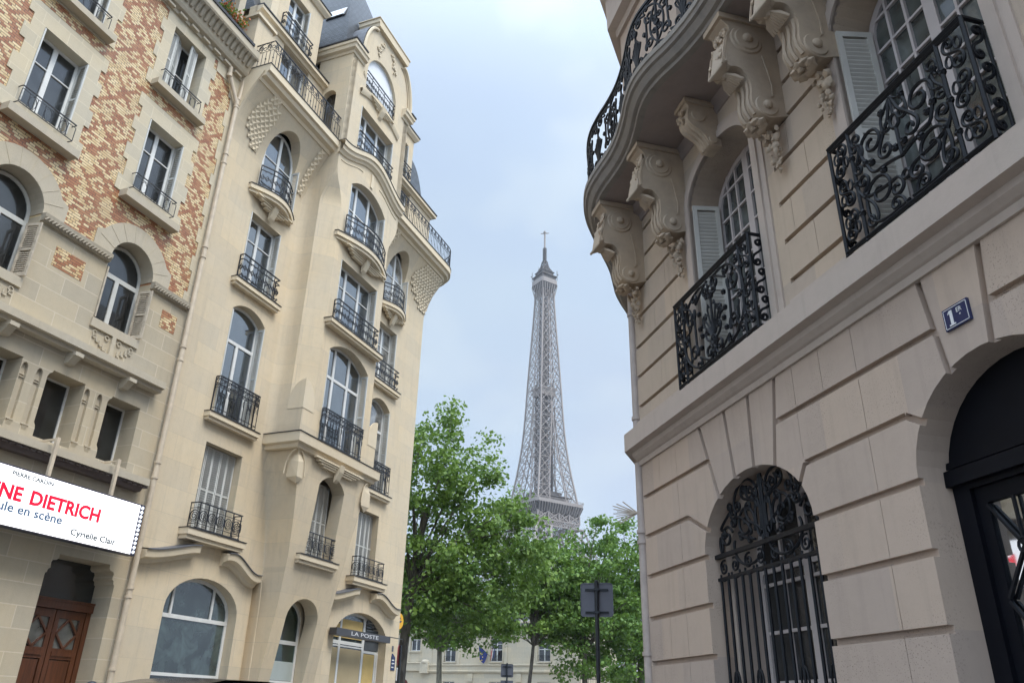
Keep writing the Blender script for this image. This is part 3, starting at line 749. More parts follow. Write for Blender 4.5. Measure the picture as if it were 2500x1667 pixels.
# ---- flat wall with openings, flared out under the balcony
CA, CC = 15.52, 22.84
def colholes(c, w):
    return [arch(c-w,c+w,8.25,11.36,.27,10,True), arch(c-w,c+w,12.13,14.48,0), arch(c-w,c+w,15.2,16.72,.95,14)]
hol = [arch(14.50,17.0,.02,3.60,.77,16), arch(21.46,24.66,.02,3.55,.83,18), arch(14.82,16.21,5.35,7.57,0), arch(22.15,23.44,5.35,7.57,0)] + colholes(CA,.685) + colholes(CC,.66)
cuts = [15.9+.17*i for i in range(1, 14)]
mb = MB()
mb.plate([(13.42,0),(17.42,0),(17.42,4.6),(20.68,4.6),(20.68,0),(25.47,0),(25.47,18.2),(13.42,18.2)], hol, 0, .34, cuts, lambda v: (v[0], v[1]-cove(v[2]), v[2]))
cbuild(mb, 'facade_wall', M['cream'], None, 35)
mb = MB(); mb.plate([(17.0,0),(21.0,0),(21.0,5),(17.0,5)], [], .25, .5); mb.box(17.42,17.44,0,.3,0,4.6); mb.box(20.66,20.68,0,.3,0,4.6); cbuild(mb, 'recess_wall', M['cream'])
# dark cores behind the openings so rooms read as rooms
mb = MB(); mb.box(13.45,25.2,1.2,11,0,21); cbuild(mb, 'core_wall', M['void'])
# return wall along the side street, flaring round the rounded corner
rows = []
for i in range(46):
    z = 18.2*i/45 if i < 20 else 7.68 + (18.2-7.68)*(i-19)/26
    c = cove(z); row = [(25.47,-c,z)]
    for k in range(1, 8):
        t = math.pi/2*k/8; row.append((25.47+c*math.sin(t), -c*math.cos(t), z))
    row += [(25.47+c,.01,z),(25.47+c,12,z)]; rows.append(row)
mb = MB(); mb.grid(rows); cbuild(mb, 'return_wall', M['cream'], None, 35)
mb = MB(); mb.prism_x([(0,15.9)] + [(-cove(15.9+.1*i),15.9+.1*i) for i in range(1,24)] + [(.1,18.2)], 13.36, 13.43); cbuild(mb, 'cove_end', M['cream_trim'])
# ---- projecting bay
def bmap(v):
    x, y, z = v; k = (bhw(z)-bc(z))/2.0 if z < 18 else 1.0
    return (BC+(x-BC)*k, y-boff(z), z)
def binv(P, d=.15):
    return [(BC+(a-BC)*2.0/((bhw(b)-bc(b)) if b < 18 else 2.0), b) for a, b in dens(P, d)]
bh = [arch(18.30,19.75,.02,3.75,.55,12), arch(18.42,19.72,5.35,7.35,.32,12,True), arch(17.95,20.17,8.47,11.35,.38,12,True),
      arch(17.97,20.20,12.13,14.46,0), arch(17.95,20.19,15.2,17.36,.46,12,True), arch(17.97,20.18,19.0,20.72,0), arch(18.0,20.08,21.75,22.35,1.12,18)]
gab = [(21.05,22.6)] + [(20.30+.75*math.cos(math.pi/2*i/8), 22.6+1.95*math.sin(math.pi/2*i/8)) for i in range(1,9)] + [(20.30,25.0),(18.3,25.0),(18.3,24.55)] + [(18.3-.72*math.sin(math.pi/2*i/8), 22.6+1.95*math.cos(math.pi/2*i/8)) for i in range(1,9)] + [(17.05,22.6)]
mb = MB(); mb.plate([(17.05,0),(21.05,0)] + gab, [binv(h) for h in bh], 0, .42, [.25*i for i in range(1,74)], bmap); cbuild(mb, 'bay_front', M['cream'], None, 30)
for s in (-1, 1):
    rows = []
    zz_ = [.3*i for i in range(0,31)] + [9.2,9.38,9.42,9.6,9.8] + [10.3+.4*i for i in range(15)] + [16.2+.13*i for i in range(0,14)] + [18.2]
    for z in sorted(set(zz_)):
        h = bhw(z); o = boff(z); c = bc(z); f = .02+.22*sst(4.5, 8.5, z) if z < 18 else .02
        row = [(BC+s*(h+f+.02), .3, z)]
        for k in range(6):
            t = math.pi/2*k/5; row.append((BC+s*(h+f*(1-math.sin(t))), -min(f*1.4, o*.5)*(1-math.cos(t)), z))
        row += [(BC+s*(h+.004), -(o-c)-.0, z), (BC+s*(h-c+.004), -o-.001, z)]
        row = [(p[0]+s*.004, p[1], p[2]) for p in row[:-2]] + row[-2:]
        rows.append(row)
    mb = MB(); mb.grid(rows); cbuild(mb, 'bay_side', M['cream'], None, 28)
for s in (-1, 1):          # fifth-floor flanks of the bay, each with a small arched niche window
    mb = MB(); mb.plate([(-.3,18.2),(1.05,18.2),(1.05,22.7),(-.3,22.7)], [arch(.04,.58,18.5,20.55,.27,10)], 0, .30, None, lambda v: (BC+s*(2.004-v[1]), -v[0], v[2])); cbuild(mb, 'bay_flank', M['cream'])
    mb = MB(); mb.plate(arch(.04,.58,18.5,20.55,.27,10), [], .2, .22, None, lambda v: (BC+s*(2.004-v[1]), -v[0], v[2])); cbuild(mb, 'niche_window', M['glass_dark'])
# rounded stops where the chamfer dies into the square corner
for s in (-1, 1):
    mb = MB(); x0 = BC+s*2.0; y0 = -1.05; rows = []
    for i in range(13):
        t = math.sin(math.pi/2*i/12); r = .50*math.sqrt(max(0, 1-t*t)); z = 9.36+.66*t
        rows.append([(x0-s*.03, y0+r+.0, z), (x0+s*.014, y0+r, z), (x0+s*.014, y0-.012, z), (x0-s*r, y0-.012, z), (x0-s*r, y0+.03, z)])
    rows.insert(0, [(p[0],p[1],9.15) for p in rows[0]]); mb.grid(rows, True); cbuild(mb, 'chamfer_stop', M['cream_trim'])
# ledge at the second floor, running round the bay
mb = MB(); mb.sweep([(-.03,7.98),(.05,8.0),(.07,8.10),(.16,8.14),(.17,8.40),(.0,8.43),(-.03,8.43)], [(17.05,0),(17.05,-1.05),(21.05,-1.05),(21.05,0)]); cbuild(mb, 'bay_ledge', M['cream_trim'])
mb = MB(); mb.sweep([(-.03,8.431),(.19,8.405),(.19,8.425),(-.03,8.45)], [(17.05,0),(17.05,-1.05),(21.05,-1.05),(21.05,0)]); cbuild(mb, 'ledge_flashing', M['edge'])
# grooved brackets and console under ledges
def grooved(c, y, z, w, par=None, curve=0.0):
    mb = MB()
    for s in (-1, 1):
        for k in range(4):
            a = .11 + .0*k; b = w - .16*k
            mb.obox((c+s*(a+b)/2, y-.05+.028*k, z-.05-.055*k), ((b-a)/2,0,0), (0,.06,0), (0,0,.022))
    mb.prism_x([(y+.05,z-.5),(y-.03,z-.42),(y-.13,z-.2),(y-.17,z),(y+.05,z)], c-.10, c+.10)
    return cbuild(mb, 'console', M['cream_trim'])
grooved(19.08, -1.08, 8.02, 1.25)
for s in (-1, 1):          # prow ornaments under the ledge corners
    x = BC+s*1.80; mb = MB()
    P0 = [(x-s*.0,-1.03,7.30),(x-s*.22,-1.04,7.32),(x+s*.02,-.80,7.32)]
    mb.add([(x+s*.10,-1.10,7.22),(x-s*.26,-1.02,7.24),(x+s*.05,-.72,7.24),(x+s*.10,-1.10,7.62),(x-s*.24,-1.03,7.72),(x+s*.08,-.74,7.72),(x-s*.02,-1.0,7.06),(x+s*.02,-.98,7.98)],
           [(0,1,4,3),(0,3,5,2),(3,4,7),(3,7,5),(0,6,1),(0,2,6)]); cbuild(mb, 'prow_ornament', M['cream_trim'])
    mb = MB(); arcp = [(x-s*.28*math.cos(math.pi/2*i/8)-s*.02, -1.045, 7.3+.65*math.sin(math.pi/2*i/8)) for i in range(9)]
    mb.tube(arcp, .022, 5); mb.tube([(x+s*.17, -1.0+.32*math.cos(math.pi/2*i/8)-.03, 7.3+.65*math.sin(math.pi/2*i/8)) for i in range(9)], .022, 5); cbuild(mb, 'prow_arch', M['cream_trim'])
# ---- railings
def r_lattice(L, h=.76):
    o = [([(0,h),(L,h)],.024),([(0,h*.80),(L,h*.80)],.014),([(0,.11),(L,.11)],.014),([(0,.03),(L,.03)],.014)]
    n = max(2, round(L/.40)); m = L/n
    for i in range(n+1): o.append(([(m*i,.0),(m*i,h)],.013 if 0 < i < n else .018))
    z0, z1 = .13, h*.78; zm = (z0+z1)/2; k = max(2, round(L/.155)); w = L/k
    for i in range(k):
        a = w*i; b = a+w; c = a+w/2
        o += [(cscroll((a+.02,z1-.02),(b-.02,z1-.02),11,1.5,2.5,True,22),.013),(cscroll((a+.02,z0+.02),(b-.02,z0+.02),11,1.5,2.5,False,22),.013),
              ([(a,zm),(c,zm+.09),(b,zm),(c,zm-.09),(a,zm)],.011),(circ((c,zm),.04,8),.013)]
    return o
def r_tall(L, h=.98):
    o = [([(0,h),(L,h)],.022),([(0,h-.30),(L,h-.30)],.010),([(0,h-.16),(L,h-.16)],.007),([(0,.12),(L,.12)],.011),([(0,.02),(L,.02)],.013)]
    n = max(4, round(L/.14)); m = L/n
    for i in range(n+1): o.append(([(m*i,.0),(m*i,h)],.0105 if 0 < i < n else .017))
    for i in range(n):
        c = m*(i+.5)
        for z in (h-.085, h-.23): o.append((spiral((c,z),.055,.012,i*1.3,1.4,14),.0115))
        if i % 2 == 0: o += [(cscroll((c-.05,h-.33),(c-.05,h-.52),9,1.2,2.5,False,18),.008),(cscroll((c+.05,h-.33),(c+.05,h-.52),9,1.2,2.5,True,18),.008)]
        if i % 4 == 1: o += [(sscroll((c-.04,h-.36),(c+.04,h-.62),10,2,False,20),.010),(sscroll((c+.04,h-.36),(c-.04,h-.62),10,2,True,20),.010)]
    return o
def r_spiral(L, h=.62):
    o = [([(0,h),(L,h)],.019),([(0,h-.13),(L,h-.13)],.009),([(0,.12),(L,.12)],.009),([(0,.02),(L,.02)],.014)]
    n = max(2, round(L/.29)); m = L/n
    for i in range(n+1): o.append(([(m*i,0),(m*i,h)],.014))
    for i in range(n):
        c = (m*(i+.5), (h-.01)/2); r = min(m*.46, .175)
        o += [(circ(c, r, 16),.008),(spiral(c, r, .02, .6, 2.3, 40),.0095)]
    return o
def r_balc(L, h=.90):
    o = [([(0,h),(L,h)],.020),([(0,h-.34),(L,h-.34)],.010),([(0,.06),(L,.06)],.012)]
    n = max(4, round(L/.135)); m = L/n
    for i in range(n+1):
        o.append(([(m*i,.0),(m*i,h-.34 if i % 9 else h)],.0085 if i % 9 else .015))
        if i % 2: o.append((circ((m*i,.27),.020,6),.012))
    k = max(2, round(L/.30)); w = L/k
    for i in range(k):
        a = w*i; b = a+w; c = a+w/2
        o += [(cscroll((a+.02,h-.03),(c,h-.30),8,1.5,2.5,True,20),.0105),(cscroll((b-.02,h-.03),(c,h-.30),8,1.5,2.5,False,20),.0105),(circ((c,h-.15),.075,10),.009),(circ((a,h-.22),.06,9),.009),(spiral((c,h-.15),.05,.01,0,1.2,12),.008)]
    return o
def rail(style, path, z0, name='balcony_railing', mat='iron_far', par=None):
    P = Path(path); mb = iron(MB(), style(P.L), P, z0); return cbuild(mb, name, M[mat], par)
def slab(path, z1, name='window_ledge', deep=.20, back=.05):
    """moulded ledge following the outer edge polyline; z1 = top"""
    mb = MB(); pts = list(path); base = [(x, back) for x, y in (pts[0], pts[-1])]
    poly = [base[0]] + pts + [base[1]]
    mb.prism_z(poly, z1-deep*.6, z1); c = sum(p[0] for p in pts)/len(pts)
    sm = [(c+(x-c)*.965, y+.05 if y < back else y) for x, y in poly]; mb.prism_z(sm, z1-deep, z1-deep*.6)
    o = cbuild(mb, name, M['cream_trim'])
    fl = MB(); big = [(c+(x-c)*1.012, y-.02 if y < back else y) for x, y in poly]; fl.prism_z(big, z1+.001, z1+.022); fl.build('flashing', M['edge'], o, off=B1)
    return o
def bow(u0, u1, y0, y1, n=12):
    return [(u0+(u1-u0)*i/n, y0+(y1-y0)*math.sin(math.pi*i/n)) for i in range(n+1)]
for c, w in ((CA,.80),(CC,.80)):
    for z, st in ((8.27,r_tall),(12.15,r_lattice)):
        slab([(c-.98,-.20),(c+.98,-.20)], z); rail(st, [(c-w,-.02),(c-w,-.16),(c+w,-.16),(c+w,-.02)], z+.03)
    slab(bow(c-1.02,c+1.02,-.10,-.46), 15.22, deep=.24); rail(r_lattice, bow(c-.76,c+.76,-.12,-.40), 15.26)
    g = grooved(c, -.14, 15.02, .80)
    slab([(c-1.05,-.30),(c+1.02,-.30)], 5.35, deep=.24); rail(r_spiral, [(c-.80,.0),(c-.80,-.26),(c+.78,-.26),(c+.78,.0)], 5.38)
slab([(17.50,-1.30),(20.55,-1.30)], 12.15, back=-1.0); rail(r_lattice, [(17.85,-1.07),(17.85,-1.22),(20.25,-1.22),(20.25,-1.07)], 12.18)
slab(bow(17.45,20.55,-1.12,-1.50), 15.22, deep=.25, back=-1.0); rail(r_lattice, bow(17.80,20.30,-1.13,-1.44), 15.26); grooved(19.05, -1.18, 15.0, 1.15)
rail(r_tall, [(17.92,-1.10),(17.92,-1.19),(20.05,-1.19),(20.05,-1.10)], 8.45)
slab([(18.05,-.90),(19.95,-.90)], 5.35, deep=.22, back=-.6); rail(r_spiral, [(18.42,-.72),(18.42,-.84),(19.72,-.84),(19.72,-.72)], 5.38, 'window_guard')
rail(r_lattice, [(17.97,-1.04),(17.97,-1.14),(20.2,-1.14),(20.2,-1.04)], 18.82, 'window_guard')
# ---- fifth-floor balconies on the coves
prof = [(.1,17.92),(.70,17.93),(.74,18.02),(.88,18.06),(.92,18.18),(1.0,18.20),(1.0,18.44),(.1,18.46)]
mb = MB(); mb.sweep(prof, [(13.40,0),(17.06,0)]); cbuild(mb, 'balcony', M['cream_trim'])
cor = [(21.03,0),(25.42,0)] + [(25.42+.12*math.sin(math.pi/2*i/8), .12-.12*math.cos(math.pi/2*i/8)) for i in range(1,9)] + [(25.54,9)]
mb = MB(); mb.sweep(prof, cor); cbuild(mb, 'balcony', M['cream_trim'])
mb = MB(); mb.sweep([(.1,18.461),(1.02,18.441),(1.02,18.461),(.1,18.48)], [(13.39,0),(17.06,0)]); mb.sweep([(.1,18.461),(1.02,18.441),(1.02,18.461),(.1,18.48)], cor); each(mb, cbuild, 'balcony_flashing', M['edge'])
rail(r_balc, [(13.45,-.02),(13.45,-.95),(17.03,-.95)], 18.48)
rail(r_balc, [(21.08,-.95),(25.45,-.95)] + [(25.45+.98*math.sin(math.pi/2*i/8), .03-.98*math.cos(math.pi/2*i/8)) for i in range(1,9)] + [(26.43,6)], 18.48)
# ---- waved cornice over the bay front
rows = []; rows2 = []; n = 36
for i in range(n+1):
    u = 17.0+4.1*i/n; t = (u-BC)/2.05; w = 18.08 + .62*(.5+.5*math.cos(math.pi*max(-1, min(1, t*1.02))))
    rows.append([(u,y,w+z) for y, z in ((-1.0,-.12),(-1.10,-.10),(-1.13,-.02),(-1.20,.02),(-1.22,.14),(-1.27,.16),(-1.27,.34),(-1.0,.37))])
    rows2.append([(u,y,w+z) for y, z in ((-1.0,.371),(-1.29,.345),(-1.29,.365),(-1.0,.392))])
mb = MB(); mb.grid(rows); cbuild(mb, 'waved_cornice', M['cream_trim'], None, 40)
mb = MB(); mb.grid(rows2); cbuild(mb, 'cornice_flashing', M['edge'])
mb = MB()
for s in (-1, 1): mb.tube([(BC+s*(.55+1.3*i/10), -1.06, 17.98-.42*sst(0,1,i/10)+.25) for i in range(11)], .016, 4)
mb.box(BC-.04,BC+.10,-1.09,-1.0,17.95,18.5); cbuild(mb, 'incised_line', M['cream_trim'])
# ---- faceted panels on the coves
def facet(quads, name='faceted_panel', corner=False):
    mb = MB()
    for a, b, z0, z1 in quads:
        nz = max(1, round((z1-z0)/.20)); 
        for j in range(nz):
            za = z0+(z1-z0)*j/nz; zb = z0+(z1-z0)*(j+1)/nz; zm = (za+zb)/2; ua, ub = a(zm), b(zm); nu = max(1, round((ub-ua)/.21))
            for i in range(nu):
                x0 = ua+(ub-ua)*i/nu; x1 = ua+(ub-ua)*(i+1)/nu; xm = (x0+x1)/2
                def P(x, z, d):
                    c = cove(z); 
                    if corner and x > 25.47:
                        t = min(math.pi/2, (x-25.47)/max(.25,c)); return (25.47+(c+d)*math.sin(t), -(c+d)*math.cos(t), z-d*.35)
                    return (x, -(c+d), z-d*.35)
                hi = .048; V = [P(x0,za,hi),P(x1,za,hi),P(x1,zb,hi),P(x0,zb,hi),P(xm,za,.008),P(x1,zm,.008),P(xm,zb,.008),P(x0,zm,.008),P(xm,zm,hi)]
                mb.add(V, [(0,4,8),(4,1,8),(1,5,8),(5,2,8),(2,6,8),(6,3,8),(3,7,8),(7,0,8)])
    return cbuild(mb, name, M['cream_trim'])
tri = lambda p: (lambda z: lerp_t(p, z))
facet([(tri([(16.3,14.25),(16.9,13.74),(17.4,13.80),(17.95,14.15)]), tri([(16.3,14.50),(17.2,14.62),(17.6,14.70),(17.95,14.35)]), 16.3, 17.95)])
facet([(tri([(16.3,16.53),(17.9,16.62)]), tri([(16.3,16.76),(17.9,16.88)]), 16.3, 17.9)])
facet([(tri([(16.3,25.0),(16.9,23.9),(17.3,23.75),(17.9,24.3)]), tri([(16.3,25.45),(17.0,26.0),(17.9,26.3)]), 16.3, 17.9)], corner=True)
facet([(tri([(17.3,21.58),(17.95,21.70)]), tri([(17.3,21.82),(17.95,21.95)]), 17.3, 17.95)])
# ---- windows
def tan_win(c, w, z0, zs, rise, y, trans=None, leaves=2, seg=True, glass='glass', hb=None):
    bars = []
    top = zs+rise*.9; lim = trans or top
    if leaves == 2: bars.append(('v',c,z0,lim,.10))
    else: bars += [('v',c-w*.36,z0,top,.10),('v',c+w*.36,z0,top,.10)]
    if trans: bars.append(('h',trans,c-w,c+w,.09))
    if hb:
        for z in hb: bars.append(('h',z,c-w,c+w,.03))
    if int(z0*7+c*3) % 3 == 0: glass = 'glass_c'
    return window(cb, (c-w,c+w,z0,zs,rise), y, M['white'], M[glass], bars, .075, seg, off=B1)
for c, w in ((CA,.685),(CC,.66)):
    tan_win(c, w, 8.27, 11.36, .27, .24, 10.55); tan_win(c, w, 12.13, 14.48, 0, .24, None, 2, True, 'glass', [13.75]); tan_win(c, w, 15.2, 16.72, .95, -.02, None, 2, False, 'glass', [16.55])
    for z0, z1, y0 in ((8.29,11.30,-.02),(12.15,14.46,-.02)):
        for s in (-1, 1): mb = MB(); louvre(mb, (c+s*(w-.012),y0,z0), (0,1,0), .25, z1-z0); cbuild(mb, 'shutter', M['shutter'])
    mb = MB(); louvre(mb, (c+w-.012,-.30,15.23), (0,1,0), .28, 1.5); cbuild(mb, 'shutter', M['shutter'])
    mb = MB(); nn = 5; ww = w*2/nn        # closed folding shutters of the first floor
    for k in range(nn): louvre(mb, (c-w+ww*k+.004,.24-.02*(k % 2),5.37), (1,.06*(1 if k % 2 else -1),0), ww-.008, 2.18, pitch=.055, stile=.035)
    cbuild(mb, 'shutter', M['shutter'])
mb = MB(); ww = 1.32/5
for k in range(5): louvre(mb, (18.41+ww*k,-.42,5.37), (1,0,0), ww-.008, 2.2, pitch=.055, stile=.035)
cbuild(mb, 'shutter', M['shutter'])
YB = -.78
tan_win(19.06, 1.11, 8.47, 11.35, .38, YB, 10.65, 3); tan_win(19.08, 1.115, 12.13, 14.46, 0, YB, None, 3, True, 'glass', [13.75]); tan_win(19.07, 1.12, 15.2, 17.36, .46, YB, None, 3, True, 'glass', [16.7]); tan_win(19.07, 1.105, 19.0, 20.72, 0, YB, None, 3, True, 'glass', [20.1])
for z0, z1 in ((8.49,11.3),(12.15,14.44),(15.22,17.34),(19.0,20.7)):
    for x in (17.96, 20.17): mb = MB(); louvre(mb, (x,-1.06,z0), (0,1,0), .27, z1-z0); cbuild(mb, 'shutter', M['shutter'])
wo = window(cb, (18.0,20.08,21.75,22.35,1.12), -.95, M['white'], M['blind'], [('v',19.86,21.75,22.9,.05)], .05, off=B1)
rail(r_lattice, [(18.02,-1.0),(18.02,-1.06),(20.0,-1.06),(20.0,-1.0)], 21.62, 'window_guard')
rows = [[(BC+1.35*t, y, 21.55-.32*(t*t)+z) for y, z in ((-1.0,-.2),(-1.1,-.18),(-1.16,-.05),(-1.16,.06),(-1.0,.08))] for t in [i/10 for i in range(-10,11)]]
mb = MB(); mb.grid(rows); cbuild(mb, 'window_ledge', M['cream_trim'], None, 40); grooved(19.05, -1.10, 21.45, .8)
# ---- attic: wall, ledge, dormer fronts
mb = MB(); mb.plate([(13.42,18.4),(17.1,18.4),(17.1,21.2),(13.42,21.2)], [arch(14.83,16.2,18.5,20.9,0)], 0, .3); mb.plate([(20.95,18.4),(25.35,18.4),(25.35,21.0),(20.95,21.0)], [arch(22.2,23.5,18.5,20.9,0)], 0, .3)
mb.box(25.35,25.36,0,9,18.4,21.0); each(mb, cbuild, 'attic_wall', M['cream'])
for c in (CA, CC): tan_win(c, .66, 18.5, 20.9, 0, .2)
ap = [(-.05,20.92),(.06,20.92),(.10,20.99),(.20,21.02),(.20,21.15),(-.05,21.17)]; af = [(-.05,21.171),(.23,21.152),(.23,21.20),(-.05,21.24)]
mb = MB(); mb.sweep(ap, [(13.42,0),(17.06,0)]); mb.sweep(ap, [(21.0,0),(25.36,0),(25.36,9)]); each(mb, cbuild, 'attic_ledge', M['cream_trim'])
mb = MB(); mb.sweep(af, [(13.42,0),(17.06,0)]); mb.sweep(af, [(21.0,0),(25.36,0),(25.36,9)]); each(mb, cbuild, 'attic_flashing', M['edge'])
def adormer(u0, u1, o0, o1, zt, ztop):
    mb = MB(); mb.plate([(u0,21.2),(u1,21.2),(u1,ztop),(u0,ztop)], [[(o0,21.3),(o1,21.3),(o1,zt),(o0,zt)]], 0, .3); mb.box(u0,u0+.2,.3,1.5,21.2,ztop); mb.box(u1-.2,u1,.3,1.5,21.2,ztop)
    d = cbuild(mb, 'dormer', M['cream'])
    m2 = MB(); m2.sweep([(-.02,ztop-.22),(.06,ztop-.2),(.16,ztop-.06),(.18,ztop+.02),(-.3,ztop+.04)], [(u0,1.2),(u0,0),(u1,0),(u1,1.2)]); m2.build('dormer_cornice', M['cream_trim'], d, off=B1)
    MB().box(u0-.2,u1+.2,-.2,1.6,ztop+.045,ztop+.09).build('dormer_roof', M['edge'], d, off=B1)
    window(d, (o0,o1,21.3,zt,0), .2, M['white'], M['glass'], [('v',(o0+o1)/2,21.3,zt,.10),('h',22.6,o0,o1,.03)], .075, off=B1)
    m3 = MB(); louvre(m3, (o1-.015,-.05,21.32), (0,1,0), .26, zt-21.36); m3.build('shutter', M['shutter'], d, off=B1)
adormer(14.0, 16.46, 14.72, 15.74, 23.25, 23.95); adormer(21.05, 23.42, 22.0, 22.98, 23.1, 23.8)
rail(r_lattice, [(14.5,-.02),(14.5,-.14),(16.0,-.14),(16.0,-.02)], 21.2, 'window_guard'); rail(r_lattice, [(21.7,-.02),(21.7,-.14),(23.2,-.14),(23.2,-.02)], 21.2, 'window_guard')
mb = MB(); mb.prism_y([(13.26,18.4),(13.95,18.4),(13.95,20.4),(13.26,20.4)], -.30, 2.0); cbuild(mb, 'party_wall', M['cream']); mb = MB(); mb.box(13.16,14.05,-.38,2.1,20.4,20.5); mb.box(13.9,14.2,-.05,2,20.4,24.5); cbuild(mb, 'party_cap', M['cream_trim'])
# ---- slate roofs
mb = MB(); mb.add([(13.45,.15,21.2),(17.3,.15,21.2),(17.3,1.6,25.2),(13.45,1.6,25.2),(13.45,9,26),(17.3,9,26),(13.45,9,21.2),(17.3,9,21.2)], [(0,1,2,3),(3,2,5,4),(0,3,4,6),(1,7,5,2)]); cbuild(mb, 'mansard_roof', M['slate'])
mb = MB(); zs = [22.72+6.8*i/14 for i in range(15)]; rows = []
for z in zs:
    t = (z-22.72)/6.7; k = t**1.5; a = 17.12+2.0*k; b = 21.0-1.5*k; f = -.6+1.75*k; g = 4-.8*k
    rows.append([(a,f,z),(b,f,z),(b,g,z),(a,g,z),(a,f,z)])
mb.grid(rows); n = len(mb.v); mb.f.append((n-5,n-4,n-3,n-2)); cbuild(mb, 'pavilion_roof', M['slate'])
mb = MB(); mb.obox((17.62,.35,25.3), (.05,0,.04), (0,.42,0), (.11,0,.30)); cbuild(mb, 'skylight', M['edge']); mb = MB(); mb.obox((17.575,.35,25.3), (.03,0,.024), (0,.36,0), (.095,0,.26)); cbuild(mb, 'skylight_pane', M['blind'])
mb = MB(); rows = []
for i in range(13):
    t = i/12; x = 23.42+1.35*math.sin(t*math.pi/2)**.6; z = 21.2+2.1*max(0,math.cos(t*math.pi/2))**.75
    rows.append([(x,.12+.25*(z-21.2)/2,z),(x,7,z)])
mb.grid(rows); mb.add([(p[0][0],p[0][1],p[0][2]) for p in rows]+[(23.42,.12,21.2)], [tuple(range(14))]); mb.box(21.1,23.42,.35,7,23.2,23.75); cbuild(mb, 'rounded_roof', M['slate2'])
# ---- bay top cornice and gable trim
bp = [(-.05,22.30),(.04,22.30),(.06,22.40),(.16,22.44),(.18,22.58),(.22,22.60),(.22,22.72),(-.05,22.74)]
mb = MB(); mb.sweep(bp, [(17.05,1.5),(17.05,-1.05),(17.75,-1.05)]); mb.sweep(bp, [(20.55,-1.05),(21.05,-1.05),(21.05,1.5)]); each(mb, cbuild, 'bay_cornice', M['cream_trim'])
mb = MB(); q = [(a,b+.03) for a,b in [(-.05,22.715),(.25,22.70),(.25,22.76),(-.05,22.80)]]; mb.sweep(q, [(17.05,1.5),(17.05,-1.05),(17.6,-1.05)]); mb.sweep(q, [(20.95,-1.05),(21.05,-1.05),(21.05,1.5)]); each(mb, cbuild, 'roof_gutter', M['edge'])
mb = MB(); mb.prism_y([(18.2,24.72),(20.42,24.72),(20.46,24.86),(20.5,24.88),(20.5,25.06),(18.14,25.06),(18.14,24.88),(18.18,24.86)], -1.2, -.3)
mb.box(18.10,20.54,-1.23,-.28,25.062,25.10)
R1 = [(20.30+.79*math.cos(math.pi/2*i/10), -1.1, 22.6+2.0*math.sin(math.pi/2*i/10)) for i in range(11)]
L1 = [(18.3-.76*math.cos(math.pi/2*i/10), -1.1, 22.75+1.83*math.sin(math.pi/2*i/10)) for i in range(11)]
mb.tube(R1, .07, 6); mb.tube(L1, .06, 6); mb.tube([(a-.13*(1 if a > 19 else -1), b+.02, c-.1) for a,b,c in R1], .025, 5)
cbuild(mb, 'gable_moulding', M['cream_trim'])
mb = MB()
for P in (R1, L1):
    s = 1 if P[0][0] > 19 else -1
    mb.grid([[(a+s*.06,-1.06,c+.05),(a+s*.06,.6,c+.05)] for a,b,c in P])
each(mb, cbuild, 'gable_flashing', M['lead'])
mb = MB(); rn = random.Random(3)
for s in (-1, 1):
    for i in range(26):
        t = rn.random(); mb.blob((19.15+s*(.30+.38*t)+rn.gauss(0,.05), -1.08, 24.45-.75*t+rn.gauss(0,.06)), .055, i, .3, 1, (1,.6,1))
for x, z in ((17.85,22.05),(20.35,21.35)):
    for i in range(5): mb.blob((x+rn.gauss(0,.05),-1.07,z+rn.gauss(0,.07)), .05, i, .3, 1, (1,.5,1))
cbuild(mb, 'carved_garland', M['cream_trim'])
# ---- ground-floor hoods
def hood(P):
    rows = []; rows2 = []
    for u, z in P:
        rows.append([(u,y,z+d) for y, d in ((.02,-.30),(-.06,-.28),(-.10,-.2),(-.24,-.16),(-.26,0),(.02,.03))]); rows2.append([(u,y,z+d) for y, d in ((.02,.031),(-.29,.0),(-.29,.02),(.02,.06))])
    mb = MB(); mb.grid(rows); n = len(rows); mb.f.append(tuple(range(5,-1,-1))); mb.f.append(tuple(range(6*(n-1),6*n))); o = cbuild(mb, 'hood_mould', M['cream_trim'], None, 35)
    mb = MB(); mb.grid(rows2); mb.build('flashing', M['lead'], o, off=B1)
def ogee(u0, z0, u1, z1, n=12): return [(u0+(u1-u0)*i/n, z0+(z1-z0)*sst(.12,.95,i/n)+.03*math.sin(i/n*6.28)) for i in range(n+1)]
hood(ogee(13.42,4.66,15.05,5.02)); hood(ogee(16.05,5.02,17.42,4.68)); hood(ogee(20.72,4.68,22.32,5.02)); hood(ogee(23.35,5.02,25.0,4.70))
# ---- ground-floor glazing
def shop(op, y, bars, pane, name='shop_window', rise_seg=False, fm='white'):
    return window(cb, op, y, M[fm], M[pane], bars, .08, rise_seg, off=B1, name=name)
shop((14.50,17.0,.02,3.60,.77), .26, [('h',3.46,14.5,17,.09),('h',2.22,14.5,17,.07),('v',15.0,3.46,4.3,.06),('v',16.36,3.46,4.3,.06)], 'glass_shop')
w2 = shop((18.30,19.75,.02,3.75,.55), .02, [('h',3.2,18.3,19.75,.10),('h',2.2,18.3,19.75,.08)], 'glass_green'); mb = MB(); mb.box(18.32,19.7,.03,.04,2.25,2.72); mb.build('frosted_film', M['frost'], w2, off=B1)
mb = MB(); mb.plate(arch(18.22,19.83,.0,3.85,.6,12), [arch(18.30,19.75,.02,3.75,.55,12)], -.0, .3); cbuild(mb, 'bay_reveal', M['cream'])
w3 = shop((21.46,24.66,.02,3.55,.83), .28, [('h',3.46,21.5,23.66,.10),('h',3.36,21.5,23.66,.04),('v',22.26,.02,4.3,.10),('v',23.66,.02,4.3,.12),('h',3.28,23.7,24.6,.08),('v',24.5,.02,3.28,.09)], 'glass_shop', 'post_office_front')
